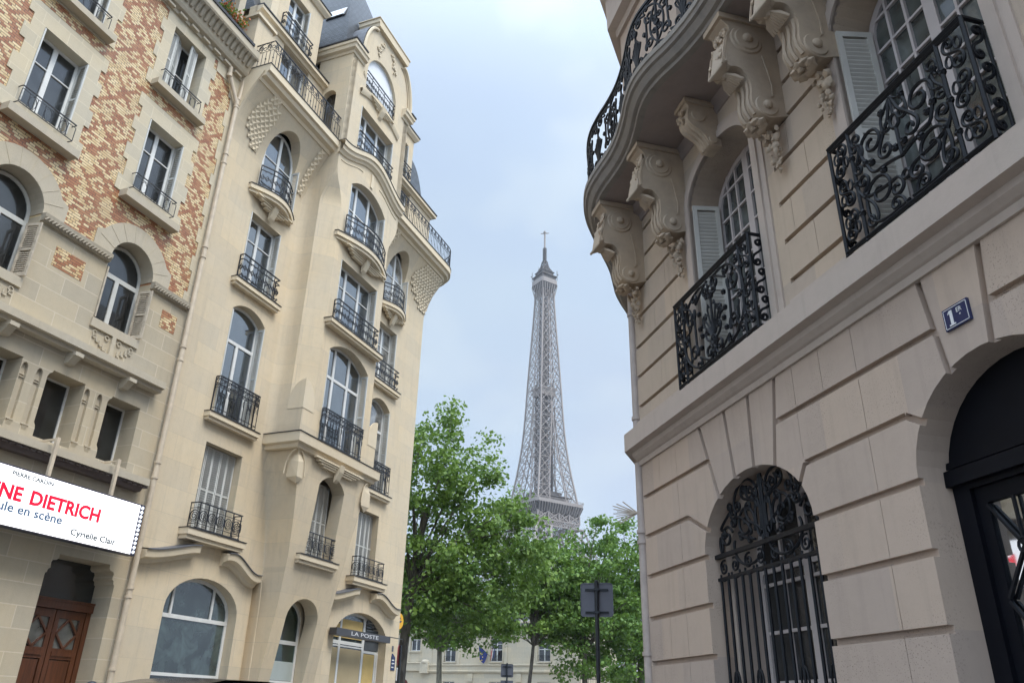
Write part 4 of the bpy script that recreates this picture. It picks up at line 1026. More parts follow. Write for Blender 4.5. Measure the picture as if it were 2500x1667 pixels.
mb = MB(); mb.box(21.55,22.2,.285,.30,.1,3.3); mb.box(22.33,23.58,.285,.30,.1,3.3); [m.build('blind', M['tanblind'], w3, off=B1) for m in islands(mb)]
mb = MB(); mb.box(23.75,24.44,.285,.30,.1,3.22); mb.box(22.3,23.55,.285,.30,3.6,4.15); mb.box(21.6,22.2,.285,.30,3.6,4.0); [m.build('lit_interior', M['amber'], w3, off=B1) for m in islands(mb)]
mb = MB(); mb.box(23.74,24.6,.26,.30,3.34,3.9)
for i in range(7): mb.box(23.74,24.62,.235,.27,3.62+.095*i,3.68+.095*i)
mb.build('roller_shutter', M['rollshut'], w3, off=B1)
# ---- post office fascia sign, oval sign, street plaques
pf = empty('shop_sign', LP(22.77,.30,3.58), RZL, 'long charcoal fascia sign with white capital letters across the arched post office window', 'sign')
mb = MB(); mb.box(-1.62,1.62,-.0,.26,0,.20); mb.build('board', M['fascia'], pf)
textfit('LA POSTE', -.80, .83, .045, .11, -.004, M['letter'], 'lettering', pf, (0,0,0), .0)
mb = MB(); mb.box(1.62,2.55,.05,.08,.19,.215); mb.build('bracket', M['fascia'], pf)
ov = empty('post_sign', LP(25.70,-.35,4.18), RZL, 'yellow oval hanging sign with a dark bird emblem at the corner of the cream building', 'sign')
mb = MB(); E_ = [(.30+.29*math.cos(2*math.pi*i/28), .27+.27*math.sin(2*math.pi*i/28)) for i in range(28)]; mb.prism_y(E_, -.05, .05); mb.build('oval_panel', M['yellow'], ov)
mb = MB(); mb.prism_y([(.10,.30),(.50,.275),(.30,.20),(.12,.21)], -.056, -.051); mb.prism_y([(.14,.34),(.40,.34),(.33,.40),(.16,.40)], -.056, -.051); mb.prism_y([(.18,.12),(.30,.17),(.2,.18)], -.056, -.051); mb.build('emblem', M['navy'], ov)
mb = MB(); mb.box(-.32,.03,-.02,.02,.2,.24); mb.build('bracket', M['signpole'], ov)
sp = empty('street_plaque', LP(25.20,.0,2.80), RZL, 'dark blue street plaque with white lines low on the cream corner', 'sign')
mb = MB(); mb.box(-.13,.13,-.02,.0,.0,.40); mb.prism_y([(-.13,.40),(.13,.40),(-.02,.50),(-.1,.52)], -.02, 0); mb.build('plate', M['enamel'], sp)
mb = MB()
for z, w in ((.30,.16),(.20,.18),(.19,.1),(.08,.14)): mb.box(-.10,-.10+w,-.023,-.0205,z,z+.03)
[m.build('white_line', M['letter'], sp) for m in islands(mb)]
sp2 = empty('wall_tag', LP(25.12,.0,3.38), RZL, 'small dark tag plate above the blue plaque on the cream corner', 'sign'); MB().box(-.05,.05,-.012,.0,0,.18).build('plate', M['signback'], sp2)
# ================================================================== ROSE STONE TOWNHOUSE (right); local x = -U, y = -off
B2 = (-7.0, 0, 0)
rb = empty('stone_townhouse', RP(7.0, 0), RZR, 'rose limestone townhouse with banded joints, carved consoles and a serpentine balcony', 'building')
def rbuild(mb, name, mat, par=None, smooth=0): return mb.build(name, mat, par or rb, smooth, off=B2)
def mx(P): return [(-a, b) for a, b in P]
def march(U0, U1, *a, **k): return arch(-U1, -U0, *a, **k)
WG = (6.27, 8.38, .95, 3.27, .75); DG = (3.24, 4.92, .0, 3.27, .78); W1 = (6.44, 8.0, 5.32, 7.80, .52); W2 = (3.30, 4.86, 5.32, 7.80, .52)
def wallplate(out, holes, grooves, name, mat, y1=.5, gw=.060, gd=.055):
    mb = MB(); mb.plate(mx(out), holes, 0, y1); o = rbuild(mb, name, mat)
    cb_ = MB()
    for a, za, b, zb in grooves:
        thin = abs(a-b) < 1e-6
        p = Vector((-a, 0, za)); q = Vector((-b, 0, zb)); d = (q-p).normalized(); n = Vector((-d.z, 0, d.x)); e = d*.001
        cb_.obox((p+q)/2, (q-p)/2+e, Vector((0, .012 if thin else gd, 0)), n*(.0035 if thin else gw/2))
    # V-shaped inner lip is left square; cut the joints out of the wall
    c = cb_.build('cutter', mat, None); c.location = o.matrix_world.translation
    c.parent = rb
    for v in c.data.vertices: v.co.x += 7.0
    c.location = (0,0,0)
    bpy.context.view_layer.update()
    m = o.modifiers.new('joints', 'BOOLEAN'); m.operation = 'DIFFERENCE'; m.object = c; m.solver = 'EXACT'; m.use_self = True
    dg = bpy.context.evaluated_depsgraph_get(); me = bpy.data.meshes.new_from_object(o.evaluated_get(dg))
    o.modifiers.clear(); o.data = me; bpy.data.objects.remove(c); return o
G = []
for z in (4.34,): G += [(10.3,z,8.13,z),(6.68,z,4.46,z),(3.93,z,-1.2,z)]
G += [(10.3,3.80,8.74,3.80),(8.74,3.80,8.28,3.56),(6.29,3.80,4.92,3.80),(4.92,3.80,4.76,3.70),(3.24,3.80,-1.2,3.80),(3.24,3.80,3.40,3.70)]
for z in (3.27,2.74,2.205,1.67,1.14,.6):
    G += [(10.3,z,8.37 if z > .95 else 4.9,z)] + ([(6.28,z,4.91,z)] if z > .95 else []) + [(3.25,z,-1.2,z)]
G += [(8.30,4.86,7.93,3.82),(7.68,4.86,7.56,3.95),(7.14,4.86,7.17,3.97),(6.60,4.86,6.79,3.86),(6.29,3.80,6.46,3.56),(4.515,4.86,4.40,3.95),(3.885,4.86,3.99,3.95)]
for u in (8.95,5.375,2.6,1.3): G.append((u,.05,u,4.83 if u != 5.375 else 4.83))
for u, a_, b_ in ((6.30,3.85,4.83),(5.86,4.36,4.83),(9.45,4.36,4.83),(9.4,2.23,2.72),(5.9,1.16,1.65)): G.append((u,a_,u,b_))
wallplate([(-1.2,0),(10.02,0),(10.02,5.1),(-1.2,5.1)], [march(*WG, 20), march(*DG, 20)], G, 'lower_wall', M['rose'])
G = []
for z in (5.67,6.14,6.61,7.08,7.55,8.0,8.46): G += [(10.3,z,8.36,z),(6.10,z,5.20,z),(2.96,z,-1.2,z)]
for u, a_, b_ in ((9.2,5.7,6.12),(8.8,6.17,6.59),(9.3,6.64,7.06),(8.9,7.11,7.53),(5.6,5.7,6.12),(5.9,6.17,6.59),(5.55,6.64,7.06),(5.8,7.11,7.53)): G.append((u,a_,u,b_))
wallplate([(-1.2,5.1),(10.02,5.1),(10.02,9.0),(-1.2,9.0)], [march(*W1, 20), march(*W2, 20)], G, 'upper_wall', M['rose_up'])
mb = MB(); mb.plate(mx([(-1.2,9.0),(10.02,9.0),(10.02,16.5),(-1.2,16.5)]), [march(6.5,7.9,9.25,12,.3), march(3.4,4.8,9.25,12,.3)], 0, .5); rbuild(mb, 'top_wall', M['rose'])
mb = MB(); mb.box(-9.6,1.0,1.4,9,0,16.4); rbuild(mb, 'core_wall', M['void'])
c35, s35 = math.cos(R(36)), math.sin(R(36))
mb = MB(); pr = [(-10.02,.0),(-10.02-14*c35,14*s35),(-10.02-14*c35+.3*s35,14*s35+.3*c35),(-10.0,.6),(-9.6,.5)]; mb.prism_z(pr, 0, 16.5); rbuild(mb, 'return_wall', M['rose'])
corner = [(-10.02-12*c35,12*s35),(-10.02,0),(1.2,0)]
mb = MB(); mb.sweep([(-.03,4.80),(.03,4.80),(.035,4.87),(.06,4.885),(.11,4.93),(.12,4.985),(.22,5.0),(.22,5.26),(.05,5.285),(-.03,5.285)], corner); rbuild(mb, 'string_ledge', M['rose_plain'])
mb = MB()
for a, b in ((8.36,10.02),(5.20,6.10),(-1.2,2.96)): mb.box(-b,-a,-.045,.02,5.27,5.44)
each(mb, rbuild, 'plinth_course', M['rose_plain'])
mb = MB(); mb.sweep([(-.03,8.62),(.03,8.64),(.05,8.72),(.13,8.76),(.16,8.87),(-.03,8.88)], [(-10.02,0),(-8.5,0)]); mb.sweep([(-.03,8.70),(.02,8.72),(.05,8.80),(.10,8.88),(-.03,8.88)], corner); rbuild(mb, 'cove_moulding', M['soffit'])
mb = MB(); mb.sweep([(-.03,13.0),(.06,13.0),(.08,13.15),(.22,13.2),(.24,13.9),(.34,14.0),(.36,14.3),(-.03,14.4)], corner); rbuild(mb, 'top_cornice', M['rose_plain'])
# window surrounds
for (a, b, z0, zs, rs) in (W1, W2):
    mb = MB()
    for d, pr_ in ((.20,.022),(.11,.048)):
        o = march(a-d, b+d, 5.27, zs, rs+d, 22)
        mb.plate(o, [march(a, b, 5.30, zs, rs, 22)], -pr_, .02)
    rbuild(mb, 'window_surround', M['rose_plain'])
# serpentine balcony
OUT = [(-1.2,.86),(2.9,.86),(3.35,.93),(3.75,1.03),(4.1,1.08),(4.45,1.03),(4.85,.93),(5.3,.85),(5.7,.83),(6.1,.85),(6.5,.92),(6.85,1.03),(7.2,1.08),(7.55,1.04),(7.95,.93),(8.4,.85),(8.8,.84),(9.2,.87),(9.6,.86),(10.0,.76),(10.45,.56),(10.9,.26),(11.3,-.02),(11.85,-.42),(12.3,-.66),(12.8,-.93),(13.3,-1.34),(14,-1.85),(15.2,-2.7),(18,-4.75)]
def smooth(P, k=2):
    for _ in range(k):
        Q = [P[0]]
        for p, q in zip(P, P[1:]): Q += [(p[0]*.75+q[0]*.25, p[1]*.75+q[1]*.25), (p[0]*.25+q[0]*.75, p[1]*.25+q[1]*.75)]
        P = Q + [P[-1]]
    return P
outl = [(-a, -b) for a, b in reversed(smooth(OUT, 2))]         # runs along +x
mb = MB(); mb.sweep([(-.22,8.88),(-.13,8.88),(-.12,8.93),(-.07,8.94),(-.03,9.0),(-.02,9.03),(.02,9.04),(.03,9.10),(.05,9.11),(.05,9.19),(.0,9.21),(-.22,9.21)], outl)
rbuild(mb, 'balcony_edge', M['weather'], None, 40)
ins = []
for i, p in enumerate(outl):
    a = Vector(outl[max(0,i-1)]); b = Vector(outl[min(len(outl)-1,i+1)]); d = (b-a).normalized(); n = Vector((d.y,-d.x)); q = Vector(p) - n*.17; ins.append((q.x, q.y))
mb = MB()
back = [(p[0], .2) if p[0] > -10.1 else (p[0]+.6*s35-.0, max(.0, (-10.02-p[0])*s35/c35)+.25) for p in ins]
lo = [(x,y,8.885) for x, y in ins]; bk = [(x,y,8.885) for x, y in back]
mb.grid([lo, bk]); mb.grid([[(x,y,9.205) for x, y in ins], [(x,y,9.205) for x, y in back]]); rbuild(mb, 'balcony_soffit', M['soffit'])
# consoles
CP = [(.05,8.86),(-.66,8.86),(-.68,8.80),(-.62,8.76),(-.57,8.70),(-.60,8.58),(-.64,8.44),(-.67,8.30),(-.67,8.17),(-.63,8.10),(-.56,8.12),(-.49,8.11),(-.43,8.04),(-.39,7.93),(-.39,7.82),(-.41,7.72),(-.40,7.62),(-.35,7.54),(-.27,7.49),(-.18,7.48),(-.08,7.52),(.05,7.56)]
def chaik(P):
    Q = []
    n = len(P)
    for i in range(n):
        p, q = P[i], P[(i+1) % n]
        if i in (n-1, 0): Q += [p]; continue
        Q += [(p[0]*.75+q[0]*.25, p[1]*.75+q[1]*.25), (p[0]*.25+q[0]*.75, p[1]*.25+q[1]*.75)]
    return Q
CPs = chaik(CP)
def disc(mb, x, y, z, r, s, d=.03):
    n = 18; mb.add([(x, y+r*math.cos(2*math.pi*k/n), z+r*math.sin(2*math.pi*k/n)) for k in range(n)] + [(x+s*d, y+r*.92*math.cos(2*math.pi*k/n), z+r*.92*math.sin(2*math.pi*k/n)) for k in range(n)],
                   [(k, (k+1) % n, n+(k+1) % n, n+k) for k in range(n)] + [tuple(range(n, 2*n))])
def make_console(U):
    x0, x1 = -U-.15, -U+.15; xc = -U
    mb = MB(); mb.prism_x(CPs, x0, x1); mb.box(x0-.035,x1+.035,-.71,.05,8.80,8.875)
    for s, x in ((-1,x0),(1,x1)):
        disc(mb, x, -.38, 8.55, .205, s, .018); disc(mb, x+s*.018, -.38, 8.55, .155, s, .014); mb.blob((x+s*.04,-.38,8.55), .062, 1, .02, 2, (.7,1,1))
        disc(mb, x, -.235, 7.63, .14, s, .018); mb.blob((x+s*.03,-.235,7.63), .055, 2, .02, 2, (.7,1,1))
        sp_ = [(x+s*.006, -.44+.03*math.sin(t), 8.45-.1*t) for t in [i*.35 for i in range(18)]]
        mb.tube([(x+s*.005, -.30+a, b) for a, b in ((-.30,8.62),(-.36,8.45),(-.40,8.25),(-.42,8.12))], .012, 4)
        mb.tube([(x+s*.005, a, b) for a, b in ((-.20,8.36),(-.16,8.15),(-.13,7.95),(-.14,7.8),(-.20,7.74))], .012, 4)
    mb.add([(x0+.005,-.60,8.52),(x1-.005,-.60,8.52),(x1+.01,-.665,8.16),(xc,-.80,7.97),(x0-.01,-.665,8.16),(x0+.02,-.55,8.16),(x1-.02,-.55,8.16),(xc,-.62,8.06),(xc,-.72,8.40)], [(0,1,8),(1,2,8),(2,3,8),(3,4,8),(4,0,8),(2,6,7,3),(3,7,5,4)])
    mb.tube([(x1+.0,-.672,8.17),(xc,-.81,7.97),(x0-.0,-.672,8.17)], .02, 5)
    for k in (-.09,0,.09): mb.tube([(xc+k, y-.004, z) for y, z in ((-.40,7.98),(-.395,7.85),(-.415,7.72),(-.40,7.62),(-.35,7.54))], .024, 5)
    con = rbuild(mb, 'console', M['rose_carved'], None, 35)
    rn = random.Random(int(U*100)); mb = MB()     # acanthus on the upper front, shell under the tip
    for i in range(26):
        t = rn.random(); y = -.58-.10*t; z = 8.74-.46*t
        mb.blob((xc+rn.uniform(-.13,.13), y-.02, z), rn.uniform(.022,.042), i, .3, 1, (1,.7,1.3))
    for i in range(9):
        a = (i-4)/4; mb.tube([(xc+.02*a,-.62,8.10),(xc+.10*a,-.55,8.02),(xc+.135*a,-.47,7.97)], [.02,.03,.02], 5)
    mb.blob((xc,-.62,8.08), .05, 3, .1, 1)
    mb.build('acanthus', M['rose_carved'], con, 50, off=B2)
    mb = MB()                                      # hanging drop of flowers
    for k in range(8):
        t = 2*math.pi*k/8; mb.blob((xc+.10*math.cos(t), -.24-.10*math.sin(t)*.6-.06, 7.43+.02*math.sin(t)), .062, k, .15, 1, (1.15,1,.55))
    mb.blob((xc,-.34,7.43), .045, 9, .2, 1)
    for i in range(34):
        t = i/33; w = .125*(1-t)**.6+.02
        mb.blob((xc+rn.uniform(-w,w), -.05-rn.uniform(.2,1)*.13*(1-t*.5), 7.42-.52*t), rn.uniform(.026,.05)*(1.05-.45*t), 50+i, .35, 1, (1,.9,1.15))
    mb.build('flower_drop', M['rose_carved'], con, 50, off=B2)
for U in (9.70, 8.25, 5.90, 5.00, 2.9): make_console(U)
for U in (7.22, 4.08):      # small key consoles over the windows
    mb = MB(); K = [(.02,8.86),(-.44,8.86),(-.45,8.80),(-.40,8.76),(-.42,8.66),(-.44,8.55),(-.38,8.45),(-.28,8.40),(-.20,8.33),(-.17,8.25),(-.12,8.20),(-.04,8.19),(.02,8.2)]
    mb.prism_x(chaik(K), -U-.12, -U+.12); mb.box(-U-.15,-U+.15,-.47,.02,8.80,8.87)
    for k in (-.07,0,.07): mb.tube([(-U+k,y-.008,z) for y, z in ((-.43,8.60),(-.37,8.46),(-.27,8.40),(-.19,8.32),(-.13,8.21))], .022, 5)
    for s in (-1,1): disc(mb, -U+s*.12, -.28, 8.62, .10, s, .02); disc(mb, -U+s*.12, -.10, 8.27, .06, s, .02)
    rn = random.Random(7)
    for i in range(10): mb.blob((-U+rn.uniform(-.1,.1),-.44-rn.random()*.02,8.74-.02*i), .035, i, .3, 1)
    rbuild(mb, 'key_console', M['rose_carved'], None, 40)
# window joinery
def bars_grid(c0, c1, z0, z1, cols, rows, w):
    B = []
    for i in range(1, cols): B.append(('v', c0+(c1-c0)*i/cols, z0, z1, w))
    for j in range(1, rows): B.append(('h', z0+(z1-z0)*j/rows, c0, c1, w))
    return B
for (a, b, z0, zs, rs) in (W1, W2):
    c = (a+b)/2; x0, x1, xc = -b+.02, -a-.02, -c
    B = [('v',xc,z0,zs+rs,.12)] + bars_grid(x0+.08, xc-.05, z0, 8.36, 3, 8, .028) + bars_grid(xc+.05, x1-.08, z0, 8.36, 3, 8, .028)
    window(rb, (x0,x1,z0,zs,rs), .40, M['rframe'], M['glass_r'], B, .085, off=B2)
    for s in (-1, 1):
        x = xc+s*(.775 if s > 0 else .775); mb = MB(); louvre(mb, (x-s*.02,.015,z0+.02), (-s*.22,.97,0), .36, 2.52, pitch=.055); rbuild(mb, 'shutter', M['rshutter'])
# ironwork of the window guards: frame, scrolls, side returns
def sym(L, c): return L + mirror(L, c)
def side_cells(e, h, T):
    L = []
    for z0, z1, f in ((.07,.42,1),(.40,.76,-1),(.74,h-.03,1)):
        m = e/2; r = min(.062, e*.25)
        A = ((m-.022*f, z0+r+.03), r, 180 if f > 0 else 0, -f); B = ((m+.022*f, z1-r-.03), r, 0 if f > 0 else 180, -f)
        L += [(sc(A, B, .5),T),(circ((m-.055*f, (z0+z1)/2+.05),.032,9,.055),T*.8),(circ((m+.055*f, (z0+z1)/2-.05),.032,9,.055),T*.8)]
    return L
def frame_r(w, h, e): return [([(0,h),(w,h)],.030),([(0,h-.035),(w,h-.035)],.016),([(0,.03),(w,.03)],.022)] + [([(x,0),(x,h)],.0195) for x in (0,e,w-e,w)]
def rail_lyre(w, h):
    c = w/2; e = .27; T = .0165
    o = frame_r(w, h, e)
    L = [(tail_(((c-.29,.84),.15,200,1), (c,.48), (1,-.35), .75, 1.35),T),(tail_(((c-.15,.66),.085,150,-1), (c-.02,1.08), (.2,1), .6),T),
         (tail_(((c-.30,.34),.17,170,1), (c-.02,.07), (1,.1), .6, 1.3),T),(sc(((c-.12,.25),.09,90,1), ((c-.47,.55),.075,-60,-1), .6),T),
         (sc(((c-.46,1.00),.07,-90,1), ((c-.49,.70),.06,90,-1), .5),T*.9),(tail_(((c-.45,.15),.075,0,1), (c-.54,.50), (-.4,1), .5),T*.9),(tail_(((c-.09,.86),.06,180,-1),(c,1.09),(.6,.6),.6),T*.85),(tail_(((c-.16,.12),.06,60,-1),(c,.03),(1,-.3),.6),T*.9),
         (tail_(((c-.50,.92),.05,0,-1),(c-.54,.66),(0,-1),.5),T*.8)] + side_cells(e, h, T*.85)
    o = o + sym(L, c) + [([(c,.48),(c,.78)],T),(circ((c,.84),.05,9,.07),T),([(c,.9),(c,1.1)],T*.8),(circ((c,.30),.04,9),T)]
    for x, z in ((c-.40,.70),(c-.22,.50),(c-.46,.40),(e,.58),(e,.86),(e,.28),(c-.05,.60),(c-.33,.66),(c-.12,1.02)): o += [(circ((x,z),.016,6),.024),(circ((w-x,z),.016,6),.024)]
    return o
def rail_palm(w, h):
    c = w/2; e = .22; T = .0165
    o = frame_r(w, h, e)
    L = [(sc(((c-.12,.98),.09,80,1), ((c-.12,.17),.10,-80,-1), .85, 1.3),T),(sc(((c-.52,.80),.13,10,1), ((c-.48,.30),.11,-10,-1), .5, 1.35),T),
         (tail_(((c-.40,1.00),.075,-40,-1), (c-.05,1.08), (1,.2), .5),T*.9),(tail_(((c-.38,.12),.07,40,1), (c-.04,.05), (1,-.1), .5),T*.9),(sc(((c-.62,1.02),.055,-90,1), ((c-.62,.56),.05,90,-1), .5),T*.85),(tail_(((c-.63,.14),.06,90,-1),(c-.60,.50),(-.2,1),.5),T*.85),
         (tail_(((c-.13,.42),.055,200,1),(c-.01,.24),(1,-1),.5),T*.85),(tail_(((c-.17,.62),.05,200,1),(c-.01,.30),(.6,-1),.6),T*.8),(tail_(((c-.08,.90),.05,180,-1),(c,.99),(1,.3),.5),T*.8)]
    for k in range(1, 4): L.append(([(c-.006*k,.32),(c-.035*k,.46),(c-.07*k,.62-.03*k),(c-.085*k-.01,.78-.08*k),(c-.07*k,.85-.085*k),(c-.05*k,.80-.08*k)],T*.72))
    L += side_cells(e, h, T*.8)
    o = o + sym(L, c) + [([(c,.06),(c,.84)],T),(circ((c,.28),.06,12),T),(circ((c,.87),.035,8),.026),(circ((c,.16),.035,8),.024)]
    for x, z in ((c-.26,.44),(c-.30,.55),(c-.30,.30),(e,.55),(e,.86),(e,.25),(c-.36,.98),(c-.30,.75)): o += [(circ((x,z),.016,6),.024),(circ((w-x,z),.016,6),.024)]
    return o
def guard_r(U0, U1, fn, name):
    x0, x1 = -U1, -U0; w = x1-x0; h = 1.16
    mb = iron(MB(), fn(w, h), Path([(x0,-.19),(x1,-.19)]), 5.29, 5)
    for x in (x0, x1):
        L = [([(0,h),(.21,h)],.021),([(0,.035),(.21,.035)],.017),([(.19,0),(.19,h)],.014)]
        for z0, z1 in ((.07,.42),(.40,.76),(.74,h-.03)): L += [(sc(((.08,z0+.075),.05,180,-1),((.12,z1-.075),.05,0,-1),.5),.0155)]
        iron(mb, L, Path([(x,-.19),(x,.02)]), 5.29, 5)
    return rbuild(mb, name, M['iron'], None, 50)
guard_r(3.36, 5.00, rail_lyre, 'window_guard'); guard_r(6.47, 8.31, rail_palm, 'window_guard')
# balcony railing
def rail_serp(L, h=1.0):
    o = [([(0,h),(L,h)],.030),([(0,h-.05),(L,h-.05)],.014),([(0,.04),(L,.04)],.020)]
    n = round(L/1.02); m = L/n
    for i in range(n):
        a = m*i; c = a+m/2; T = .0160
        o.append(([(a,0),(a,h)],.019)); o.append((circ((a,.5),.03,7),.026))
        Q = [(sc(((c-.11,.84),.085,80,1), ((c-.11,.15),.085,-80,-1), .85, 1.3),T),(sc(((c-.36,.72),.10,10,1), ((c-.34,.26),.09,-10,-1), .5, 1.3),T),(tail_(((c-.30,.90),.06,-40,-1),(c-.03,.93),(1,.2),.5),T*.9),(tail_(((c-.28,.09),.055,40,1),(c-.02,.06),(1,-.1),.5),T*.9),
             (tail_(((c-.45,.60),.045,90,1),(a+.01,.90),(-.2,1),.5),T*.8),(tail_(((c-.45,.40),.045,-90,-1),(a+.01,.10),(-.2,-1),.5),T*.8)]
        for k in range(1, 4): Q.append(([(c-.006*k,.16),(c-.022*k,.32),(c-.042*k,.48-.02*k),(c-.046*k,.62-.05*k),(c-.028*k,.66-.055*k)],T*.85))
        o += sym(Q, c) + [(circ((c,.74),.035,8),.022),([(c,.08),(c,.7)],T),(circ((c,.15),.05,9),T)]
        for x in (c-.24, c+.24): o.append((circ((x,.5),.018,6),.024))
    return o
rp = []
for i, p in enumerate(outl):
    a = Vector(outl[max(0,i-1)]); b = Vector(outl[min(len(outl)-1,i+1)]); d = (b-a).normalized(); n = Vector((d.y,-d.x)); q = Vector(p) - n*.04; rp.append((q.x, q.y))
P = Path(rp); mb = iron(MB(), rail_serp(P.L), P, 9.21, 4); rbuild(mb, 'balcony_railing', M['iron'], None, 50)
# ground-floor window with its wrought grille
a, b, z0, zs, rs = WG; xc = -(a+b)/2
mb = MB(); mb.plate(march(a, b, .95, 3.27, .75, 20), [march(a+.10, b-.10, 1.0, 3.24, .66, 20)], .27, .68); rbuild(mb, 'inner_reveal', M['rose_plain'])
B = [('v',xc,.95,4.0,.13)] + bars_grid(-b+.2, xc-.06, .95, 3.95, 2, 6, .035) + bars_grid(xc+.06, -a-.2, .95, 3.95, 2, 6, .035) + [('h',3.1,-b,-a,.05)]
window(rb, (-b+.1,-a-.1,.97,3.24,.66), .60, M['rframe'], M['glass_dark'], B, .09, off=B2)
mb = MB(); y = .15
for z, r in ((3.27,.028),(3.02,.022),(1.6,.018)): mb.box(-b+.0,-a-.0,y-.03 if z > 3.1 else y-.012,y+.02,z-r*.8,z+r*.8)
n = 13
for i in range(n+1):
    x = -b+.06+(b-a-.12)*i/n; mb.tube([(x,y,.95),(x,y,3.02)], .018, 5)
    if i in (1, 4, 9, 12): mb.tube([(x+.06*math.cos(t*.5236), y, 1.92+.14*math.sin(t*.5236)) for t in range(12)], .012, 5, closed=True)
L = []
w = b-a
for k in range(4):
    c = w*(k+.5)/4; L += sym([(cscroll((c-.035,.05),(c-.20,.05),8,1.8,2.2,True,30),.0135),(spiral((c-.12,.115),.085,.015,1.2,1.5,24),.0135)], c)
iron(mb, L, Path([(-b,y),(-a,y)]), 3.02, 5)
L = []; c = w/2
Q = [(cscroll((c-.06,.06),(c-.62,.10),6,2.2,2.0,True,44),.0145),(spiral((c-.36,.24),.20,.03,-.6,1.6,34),.0145),(spiral((c-.78,.16),.13,.02,.3,1.4,26),.013),(sscroll((c-.10,.36),(c-.40,.60),10,2,False,34),.0135),(spiral((c-.22,.56),.09,.015,2.2,1.4,24),.0125),(spiral((c-.60,.40),.08,.015,2.2,1.4,24),.0125),(circ((c-.10,.26),.05,12,.20),.0125),(circ((c-.92,.10),.03,10,.09),.011),([(c-.02,.02),(c-.02,.70)],.012),(cscroll((c-.04,.64),(c-.20,.62),8,1.6,2.2,True,24),.012)]
Q += [(sc(((c-.14,.50),.06,0,1),((c-.50,.46),.07,180,-1),.6),.016),(sc(((c-.30,.06),.05,90,-1),((c-.62,.30),.06,0,1),.5),.016),(sc(((c-.86,.20),.06,90,1),((c-.68,.48),.05,-60,-1),.5),.015),(tail_(((c-.28,.40),.06,180,1),(c-.04,.10),(1,-1),.5),.016),(spiral((c-.36,.60),.055,.01,0,1.3,16),.014),(tail_(((c-.48,.12),.05,90,1),(c-.20,.04),(1,-.2),.5),.015)]
iron(mb, [(P_, max(r_, .0165)) for P_, r_ in sym(Q, c)], Path([(-b,y),(-a,y)]), 3.29, 5)
rbuild(mb, 'window_grille', M['iron'], None, 50)
# door: dark lunette, beam, glazed leaf with crossed ironwork
a, b, z0, zs, rs = DG
mb = MB(); mb.plate(march(a, b, 0, zs, rs, 20), [march(a+.16, b-.16, .02, 3.20, 0)], .30, .42); d = rbuild(mb, 'door', M['blackdoor'])
mb = MB(); mb.box(-b,-a,.24,.32,3.24,3.36); mb.box(-b,-a,.27,.33,3.38,3.43); mb.box(-4.15,-4.01,.26,.34,0,3.24); mb.build('door_beam', M['blackdoor'], d, off=B2)
mb = MB(); mb.plate(mx([(a+.16,.02),(b-.16,.02),(b-.16,3.2),(a+.16,3.2)]), [mx([(4.2,.8),(4.66,.8),(4.66,3.08),(4.2,3.08)]), mx([(3.5,.8),(3.96,.8),(3.96,3.08),(3.5,3.08)])], .34, .40); mb.build('door_leaf', M['blackdoor'], d, off=B2)
mb = MB()
for u0, u1 in ((4.2,4.66),(3.5,3.96)):
    for z in (1.0,1.72,2.4):
        z2 = z+.66
        for p, q in (((u0,z),(u1,z2)),((u1,z),(u0,z2))): mb.bar((-p[0],.335,p[1]),(-q[0],.335,q[1]),.028,.02)
        mb.tube([(-(u0+u1)/2+.05*math.cos(t*.5236),.33,(z+z2)/2+.05*math.sin(t*.5236)) for t in range(12)], .012, 5, closed=True)
    mb.bar((-(u0+u1)/2,.335,.8),(-(u0+u1)/2,.335,3.08),.022,.02)
mb.build('door_ironwork', M['iron'], d, 0, off=B2)
mb = MB(); mb.box(-4.68,-4.18,.365,.372,.8,3.1); mb.box(-3.98,-3.48,.365,.372,.8,3.1); mb.build('pane', M['mirror_glass'], d, off=B2)
# rain pipe on the corner with a burst of anti-bird rods
px_, py_ = -10.075, -.015
mb = MB(); mb.tube([(px_,py_,0),(px_,py_,4.86)], .058, 10); mb.tube([(px_,py_,5.25),(px_,py_,8.9)], .058, 10)
for z in (1.2,2.3,3.72,3.86,5.5,7.2): mb.tube([(px_,py_,z),(px_,py_,z+.05)], .075, 10)
rbuild(mb, 'drain_pipe', M['rpipe'], None, 40)
mb = MB(); rn = random.Random(11)
for i in range(11):
    k_ = (i-5)/5; mb.tube([(px_,py_-.05,4.14),(px_-.06-.10*abs(k_)*rn.random(), py_-.05-.36*rn.uniform(.7,1.0)*(1-.25*k_*k_), 4.15+.15*k_)], .008, 4)
rbuild(mb, 'bird_spike', M['spike'])
# blue number plate
hp = empty('number_plate', RP(4.20, 0, 4.26), RZR, 'blue enamel house number plate on the keystone over the black arched door', 'sign')
mb = MB(); mb.box(-.122,.122,-.022,.0,0,.175); mb.build('plate', M['enamel'], hp)
mb = MB(); 
for x0, x1, z0_, z1_ in ((-.108,.108,.010,.0145),(-.108,.108,.1605,.165),(-.112,-.1075,.014,.161),(.1075,.112,.014,.161)): mb.box(x0,x1,-.0245,-.021,z0_,z1_)
mb.build('border', M['letter'], hp)
mb = MB(); mb.box(-.056,-.030,-.025,-.021,.028,.145); mb.box(-.072,-.014,-.0255,-.0212,.024,.036); mb.prism_y([(-.056,.145),(-.056,.128),(-.072,.118),(-.072,.128)], -.025, -.021); mb.box(.034,.046,-.025,-.021,.078,.088); mb.build('lettering', M['letter'], hp)
textfit('ER', .012, .062, .105, .036, -.0235, M['letter'], 'lettering', hp, (0,0,0))
